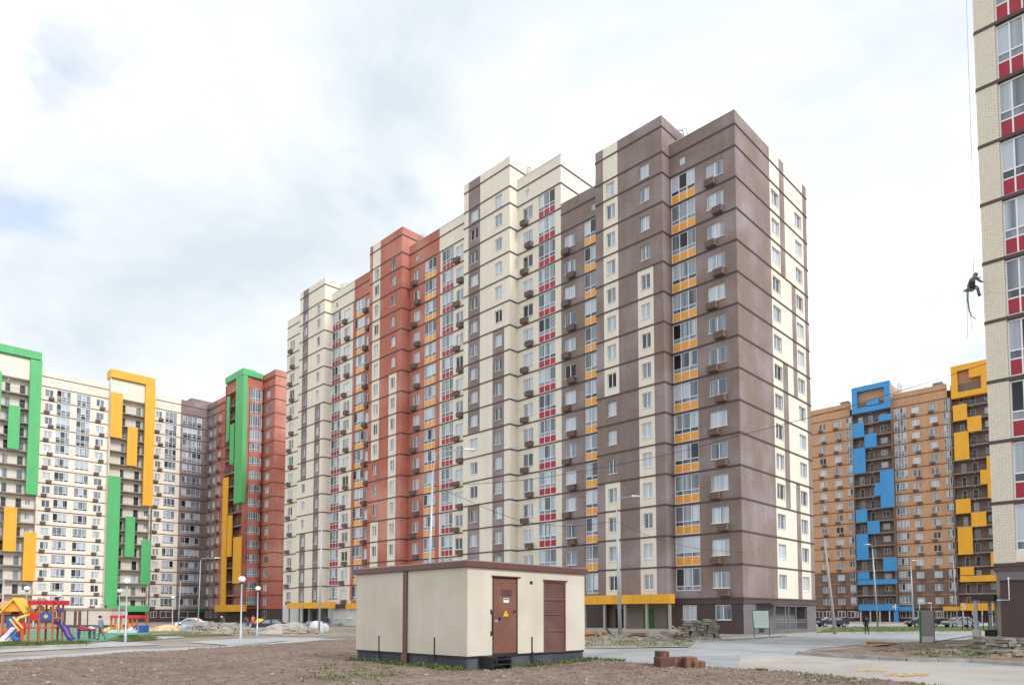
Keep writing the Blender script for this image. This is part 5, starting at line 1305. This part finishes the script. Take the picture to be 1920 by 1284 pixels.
car(1730, 1174.6, 0, 'dark car partly behind the grey board', 'car_dark')
car(360, 1177, .1, 'white car shape standing in for construction clutter at the foot of the brown inner corner', 'car_white', scale=.9)  # car model takes the place of indistinct construction clutter
mx_, s_ = local_root('concrete_mixer', 'concrete mixer with round yellow drum beside the dark car', 'concrete mixer', 489, 1184)
q = MB(); q.lathe([(0, 0), (.25, .02), (.48, .25), (.52, .55), (.38, .85), (.27, .98)], 16); q.v = [(x, y*.9-z*.35, z+.35) for x, y, z in q.v]; part('drum', q, 'mixer_yellow', mx_, True)
q = MB(); q.tube([(-.5, 0, 0), (-.35, 0, .6), (.35, 0, .6), (.5, 0, 0)], .04, 6); q.tube([(-.4, .6, 0), (0, .5, .5), (.4, .6, 0)], .04, 6); part('stand', q, 'rail_metal', mx_)

# ------------------------------------------------------------------ boards, boxes, building materials
bd, s_ = local_root('notice_board', 'white notice board in green frame on two legs before the grey end wall', 'notice board', 1427, 1195.5)
q = MB(); q.prism([(-.48, .75), (.62, .75), (.58, 2.02), (-.60, 2.02)], 0, .04); part('panel', q, 'board_face', bd)
for a, b_ in (((-.50, .70), (-.62, 2.07)), ((.64, .70), (.60, 2.07))):
    q = MB(); q.tube([(a[0], .02, 0), (a[0], .02, .7), (b_[0], .02, b_[1])], .035, 6); part('leg', q, 'board_green', bd)
for z in (.73, 2.05): q = MB(); q.tube([(-.62 if z > 1 else -.5, .02, z), (.62, .02, z)], .03, 6); part('frame_bar', q, 'board_green', bd)
for k, z in enumerate((1.8, 1.55, 1.3, 1.05)): part('sheet', MB().box(-.45, .45, -.008, -.002, z-.09, z+.09), 'paper', bd)
bd, s_ = local_root('notice_board', 'grey back of a notice board with green edge standing beside the soil heap', 'notice board', 1739, 1206)
part('panel', MB().box(-.36, .42, 0, .05, .45, 2.0), 'board_back', bd); part('edge', MB().box(-.42, -.36, -.03, .08, 0, 2.02), 'board_green', bd)
part('leg', MB().box(.42, .46, 0, .05, 0, 2.0), 'rail_metal', bd); part('foot_panel', MB().box(-.34, .40, .005, .045, .12, .45), 'paper', bd)
def carton(px, py, w_, d, h_, rz, label, m_, z=.0):
    x, y = G(px, py); t = thing('carton', label, 'carton', (x, y, z), -TH+rz, 'brown boxes by the road')
    q = MB().box(-w_/2, w_/2, 0, d, 0, h_); me = q.mesh('box', m_); bevel(me, .01, 1); link('box', me, t)
    part('tape', MB().box(-.03, .03, -.003, 0, 0, h_*.98), 'cardboard_dark' if m_ == 'cardboard' else 'cardboard', t)
carton(1268, 1255.5, 1.02, .7, .38, .10, 'largest brown box of the row by the road', 'cardboard_dark')
carton(1247, 1253.5, .30, .6, .56, .10, 'tall narrow brown box at the left end of the row', 'cardboard_dark')
carton(1298, 1257, .34, .6, .42, .0, 'brown box in the middle right of the row', 'cardboard')
carton(1313, 1257.5, .34, .55, .30, -.05, 'lowest brown box at the right end of the row', 'cardboard')
carton(1434, 1262, .24, .25, .14, .2, 'small dark box lying alone on the edge of the soil', 'cardboard_dark')
def stone_stack(px, py, rows, cols_, w_, hgt, label, group='stacks of stone and slabs', m_='stone_grey', z0=0):
    x, y = G(px, py); t = thing('stone_stack', label, 'stone stack', (x, y, z0), -TH, group)
    part('pallet', MB().box(-w_/2, w_/2, 0, .9, .0, .1), 'wood', t)
    for r_ in range(rows):
        n = max(2, cols_-(r_ > rows-3))
        for c in range(n):
            cw_ = w_/n; q = MB(); hh = hgt/rows
            q.box(-cw_/2*random.uniform(.78, .96), cw_/2*random.uniform(.78, .96), 0, random.uniform(.7, .95), 0, hh*random.uniform(.7, .95))
            q.v = [(a+random.uniform(-.03, .03), b+random.uniform(-.04, .04), c_+random.uniform(-.015, .015)) for a, b, c_ in q.v]
            o = part('stone', q, m_, t); o.location = (-w_/2+cw_*(c+.5)+random.uniform(-.10, .10), random.uniform(-.15, .15), .1+r_*hh); o.rotation_euler = (random.uniform(-.04, .04), random.uniform(-.06, .06), random.uniform(-.25, .25))
stone_stack(1300, 1200, 7, 3, 1.35, 1.25, 'left stack of rough grey stone slabs beside the brown base wall')
stone_stack(1332, 1200, 7, 3, 1.15, 1.35, 'right stack of rough grey stone slabs beside the brown base wall')
stone_stack(1262, 1200, 3, 4, 1.6, .5, 'low pile of dusky slabs left of the stone stacks')
stone_stack(1862, 1221, 5, 3, 1.1, .62, 'left stack of weathered slabs on the soil by the near block')
stone_stack(1903, 1227, 5, 4, 1.3, .66, 'right stack of weathered slabs cut by the right edge')
stone_stack(1888, 1233, 2, 4, 1.6, .22, 'lowest flat layer of slabs in front of the weathered stacks')
stone_stack(1660, 1212, 1, 3, 1.5, .18, 'flat pallet of orange boards on the tip of the soil', m_='cardboard')
stone_stack(480, 1187, 2, 5, 3.0, .5, 'pale pile of paving slabs left of the dark car', m_='concrete')
stone_stack(400, 1186, 3, 6, 4.0, .9, 'long pale stack of paving blocks in the yard', m_='concrete')
stone_stack(365, 1185, 3, 5, 3.0, 1.0, 'bluish stack of paving blocks beside the thin white pole', m_='galv')
stone_stack(560, 1188, 2, 5, 3.0, .45, 'flat heap of kerb stones before the far yellow entrance', m_='concrete')
stone_stack(588, 1184, 3, 3, 1.4, 1.0, 'lilac brick pallet before the far entrance', m_='cloth_pale')
stone_stack(1120, 1197, 2, 5, 2.2, .45, 'planks and slabs heaped at the porch left of the thick pole', m_='wood')
stone_stack(1205, 1199, 2, 4, 1.8, .4, 'orange and grey slabs before the yellow entrance', m_='cardboard')
def heap(px, py, rx, ry, hgt, m_, label, name='heap', n=220, zz=0):
    """mound with loose lumps"""
    x, y = G(px, py); mb = MB(); NR, NA = 8, 26; seed = random.random()*50
    for i in range(NR+1):
        for a in range(NA):
            r_ = i/NR; an = 6.283*a/NA; xx, yy = rx*r_*math.cos(an), ry*r_*math.sin(an)
            zz_ = hgt*(1-r_**1.7)*(1+.5*noise.noise(Vector((xx*1.3+seed, yy*1.3, 0))))-.02
            mb.v.append((x+xx, y+yy, zz+zz_))
    for i in range(NR):
        for a in range(NA): b_ = (a+1) % NA; mb.f.append((i*NA+a, i*NA+b_, (i+1)*NA+b_, (i+1)*NA+a)); mb.m.append(0)
    for k in range(n):
        r_ = random.random()**.5; an = random.random()*6.283; xx, yy = rx*1.1*r_*math.cos(an), ry*1.1*r_*math.sin(an)
        rock(mb, (x+xx, y+yy, zz+max(.01, hgt*(1-min(1, r_)**1.7))), .03+.09*random.random()**2)
    o = struct(name, mb, m_, kind='stuff', label=label); return o
heap(1880, 1214, 2.6, 1.6, .35, 'dirt', 'heap of soil and rubble against the near right block', 'rubble_heap')
heap(1790, 1224, 3.2, 1.0, .10, 'gravel', 'strewn rubble and stones along the kerb', 'rubble')
heap(1680, 1219, 2.6, .8, .14, 'dirt', 'low ridge of soil on the bed beside the road', 'soil_ridge')
heap(540, 1186, 3.2, 2, .9, 'concrete', 'pale heap of gravel before the far yellow entrance', 'gravel_heap')
heap(316, 1181, 2.4, 1.6, .55, 'sand', 'small sand heap in the yard', 'sand_heap')
heap(440, 1186, 3.5, 1.5, .6, 'gravel', 'grey rubble heap in the yard before the terracotta wing', 'rubble_heap')
heap(1150, 1199, 3.0, 1.2, .35, 'gravel', 'rubble lying before the yellow entrance', 'rubble')
heap(1240, 1200, 2.0, .9, .4, 'stone_grey', 'stone rubble next to the yellow entrance', 'rubble')
heap(1318, 1201, 2.6, .7, .25, 'stone_grey', 'broken stones in front of the grey stone stacks', 'rubble')
heap(1195, 1200.5, 2.8, .8, .22, 'gravel', 'broken paving and sand left of the stone stacks', 'rubble')
heap(1850, 1229, 2.2, .7, .16, 'stone_grey', 'broken slabs strewn before the weathered stacks', 'rubble')
def sack(px, py, r_, label, m_='white_wall'):
    x, y = G(px, py); t = MB(); t.lathe([(r_*.9, 0), (r_, r_*.5), (r_*.8, r_*1.1), (r_*.35, r_*1.4), (.0, r_*1.42)], 12)
    t.v = [(a+.06*noise.noise(Vector((a*4, b*4, c*4))), b, c) for a, b, c in t.v]
    o = tag(part('sack', t, m_, None, True), label, 'sack', 'bags of building material'); o.location = (x, y, 0)
sack(594, 1185, .8, 'large pale woven bag beside the grey pole'); sack(607, 1183, .6, 'smaller white bag beside the stooping worker'); sack(1226, 1200, .42, 'grey bag lying before the yellow entrance', 'stone_grey')
for (a, b_, la) in (((1345, 1192), (1215, 1200), 0),):
    pass
def plank(p0, z0, p1, z1, label, m_='wood', w_=.14):
    a, b_ = Vector((*G(*p0), z0)), Vector((*G(*p1), z1)); d = (b_-a); M_ = Matrix.Translation(a) @ d.to_track_quat('X', 'Z').to_matrix().to_4x4()
    q = MB(); q.xbox(M_, 0, d.length, -w_/2, w_/2, 0, .04); return tag(part('plank', q, m_, None), label, 'plank')
plank((1258, 1193), .9, (1285, 1199), .25, 'pale plank leaning from the porch corner to the slabs')
plank((1137, 1196), .7, (1150, 1199), .15, 'dark plank leaning on the porch heap', 'dark')
plank((1625, 1214), .12, (1688, 1211), .14, 'long timber lying on the tip of the soil bed', 'wood', .2)
plank((1775, 1213), .1, (1816, 1213), .1, 'white board lying on the soil bed', 'white')
plank((1755, 1206), .1, (1826, 1200), .3, 'dark bar lying from the board towards the porch', 'dark', .08)

# ------------------------------------------------------------------ weeds
def weeds(pts, name, label, seed=1, m_='weed'):
    rnd = random.Random(seed); mb = MB()
    for (x, y, z, hgt, spread, n) in pts:
        for k in range(n):
            a = rnd.random()*6.283; r_ = spread*rnd.random()**.6; bx, by = x+r_*math.cos(a), y+r_*math.sin(a)
            h_ = hgt*rnd.uniform(.4, 1.1); ln = rnd.random()*6.283; le = h_*rnd.uniform(.2, .8); wd = rnd.uniform(.006, .018)*(1+hgt*2)
            px_, py_ = -math.sin(ln)*wd, math.cos(ln)*wd
            p0 = Vector((bx, by, z)); p1 = p0+Vector((math.cos(ln)*le*.4, math.sin(ln)*le*.4, h_*.65)); p2 = p0+Vector((math.cos(ln)*le, math.sin(ln)*le, h_))
            s_v = Vector((px_, py_, 0))
            mb.quad(p0-s_v*.6, p0+s_v*.6, p1+s_v, p1-s_v); mb.tri(p1-s_v, p1+s_v, p2)
    return struct(name, mb, m_, kind='stuff', label=label)
L = []
rnd = random.Random(3)
for k in range(60):
    t = rnd.random(); y = SY+(sy1-SY)*t; L.append((SX-.1-rnd.random()*.35, y, .05, .10+.12*rnd.random(), .16, 18))
for k in range(55):
    t = rnd.random()**.8; x = SX+(sx1-SX)*t; L.append((x, SY-.12-rnd.random()*.3, .05, .08+.16*rnd.random()*(1 if t > .45 else .5), .18, 16))
for px, py in ((730, 1244), (760, 1250), (790, 1254), (820, 1258), (1040, 1244), (1050, 1247), (1060, 1246)):
    for j in range(6): x, y = G(px+rnd.uniform(-18, 18), py+rnd.uniform(-3, 3)); L.append((x, y, .05, .16, .25, 26))
weeds(L, 'weeds', 'green weeds growing along the foot of the cream kiosk', 5)
L = []
for k in range(120):
    px = rnd.uniform(1095, 1180) if k < 60 else rnd.uniform(1180, 1500); py = far_py(px)+rnd.uniform(-.5, 1.5); x, y = G(px, py); L.append((x, y, .02, .06+.12*rnd.random()*(1.3 if px < 1170 else .4), .2, 10 if px < 1170 else 5))
for k in range(420):
    px = rnd.uniform(1500, 1860); py = far_py(px)+rnd.uniform(0, 16); x, y = G(px, py); L.append((x, y, .04, .03+.06*rnd.random(), .3, 9))
for k in range(260):
    px = rnd.uniform(560, 760); py = rnd.uniform(1246, 1284); x, y = G(px, py); L.append((x, y, .06, .05+.05*rnd.random(), .2, 5))
for k in range(120):
    px = rnd.uniform(0, 560); py = rnd.uniform(1240, 1284); x, y = G(px, py); L.append((x, y, .06, .04+.05*rnd.random(), .2, 4))
weeds(L, 'weeds', 'sparse weeds and grass on the edge of the soil by the road', 6)
L = []
for k in range(500):
    px = rnd.uniform(-20, 162); py = 1208+rnd.uniform(-3.5, 2.5)-(px-80)*.02; x, y = G(px, py); L.append((x, y, .02, .16, .35, 8))
for k in range(260):
    px = rnd.uniform(225, 290); py = rnd.uniform(1194.5, 1201.5); x, y = G(px, py); L.append((x, y, .02, .14, .4, 6))
for k in range(400):
    px = rnd.uniform(1535, 1890); py = rnd.uniform(1174, 1184.5); x, y = G(px, py); L.append((x, y, .02, .2, .9, 6))
for k in range(160):
    px = rnd.uniform(1097, 1295); py = rnd.uniform(1202, 1212); x, y = G(px, py); L.append((x, y, .02, .12, .4, 7))
for k in range(60):
    px = rnd.uniform(1700, 1900); py = rnd.uniform(1218, 1236); x, y = G(px, py); L.append((x, y, .1, .12, .25, 12))
weeds(L, 'grass_tufts', 'grass tufts on the lawns and verges round the courtyard', 8)
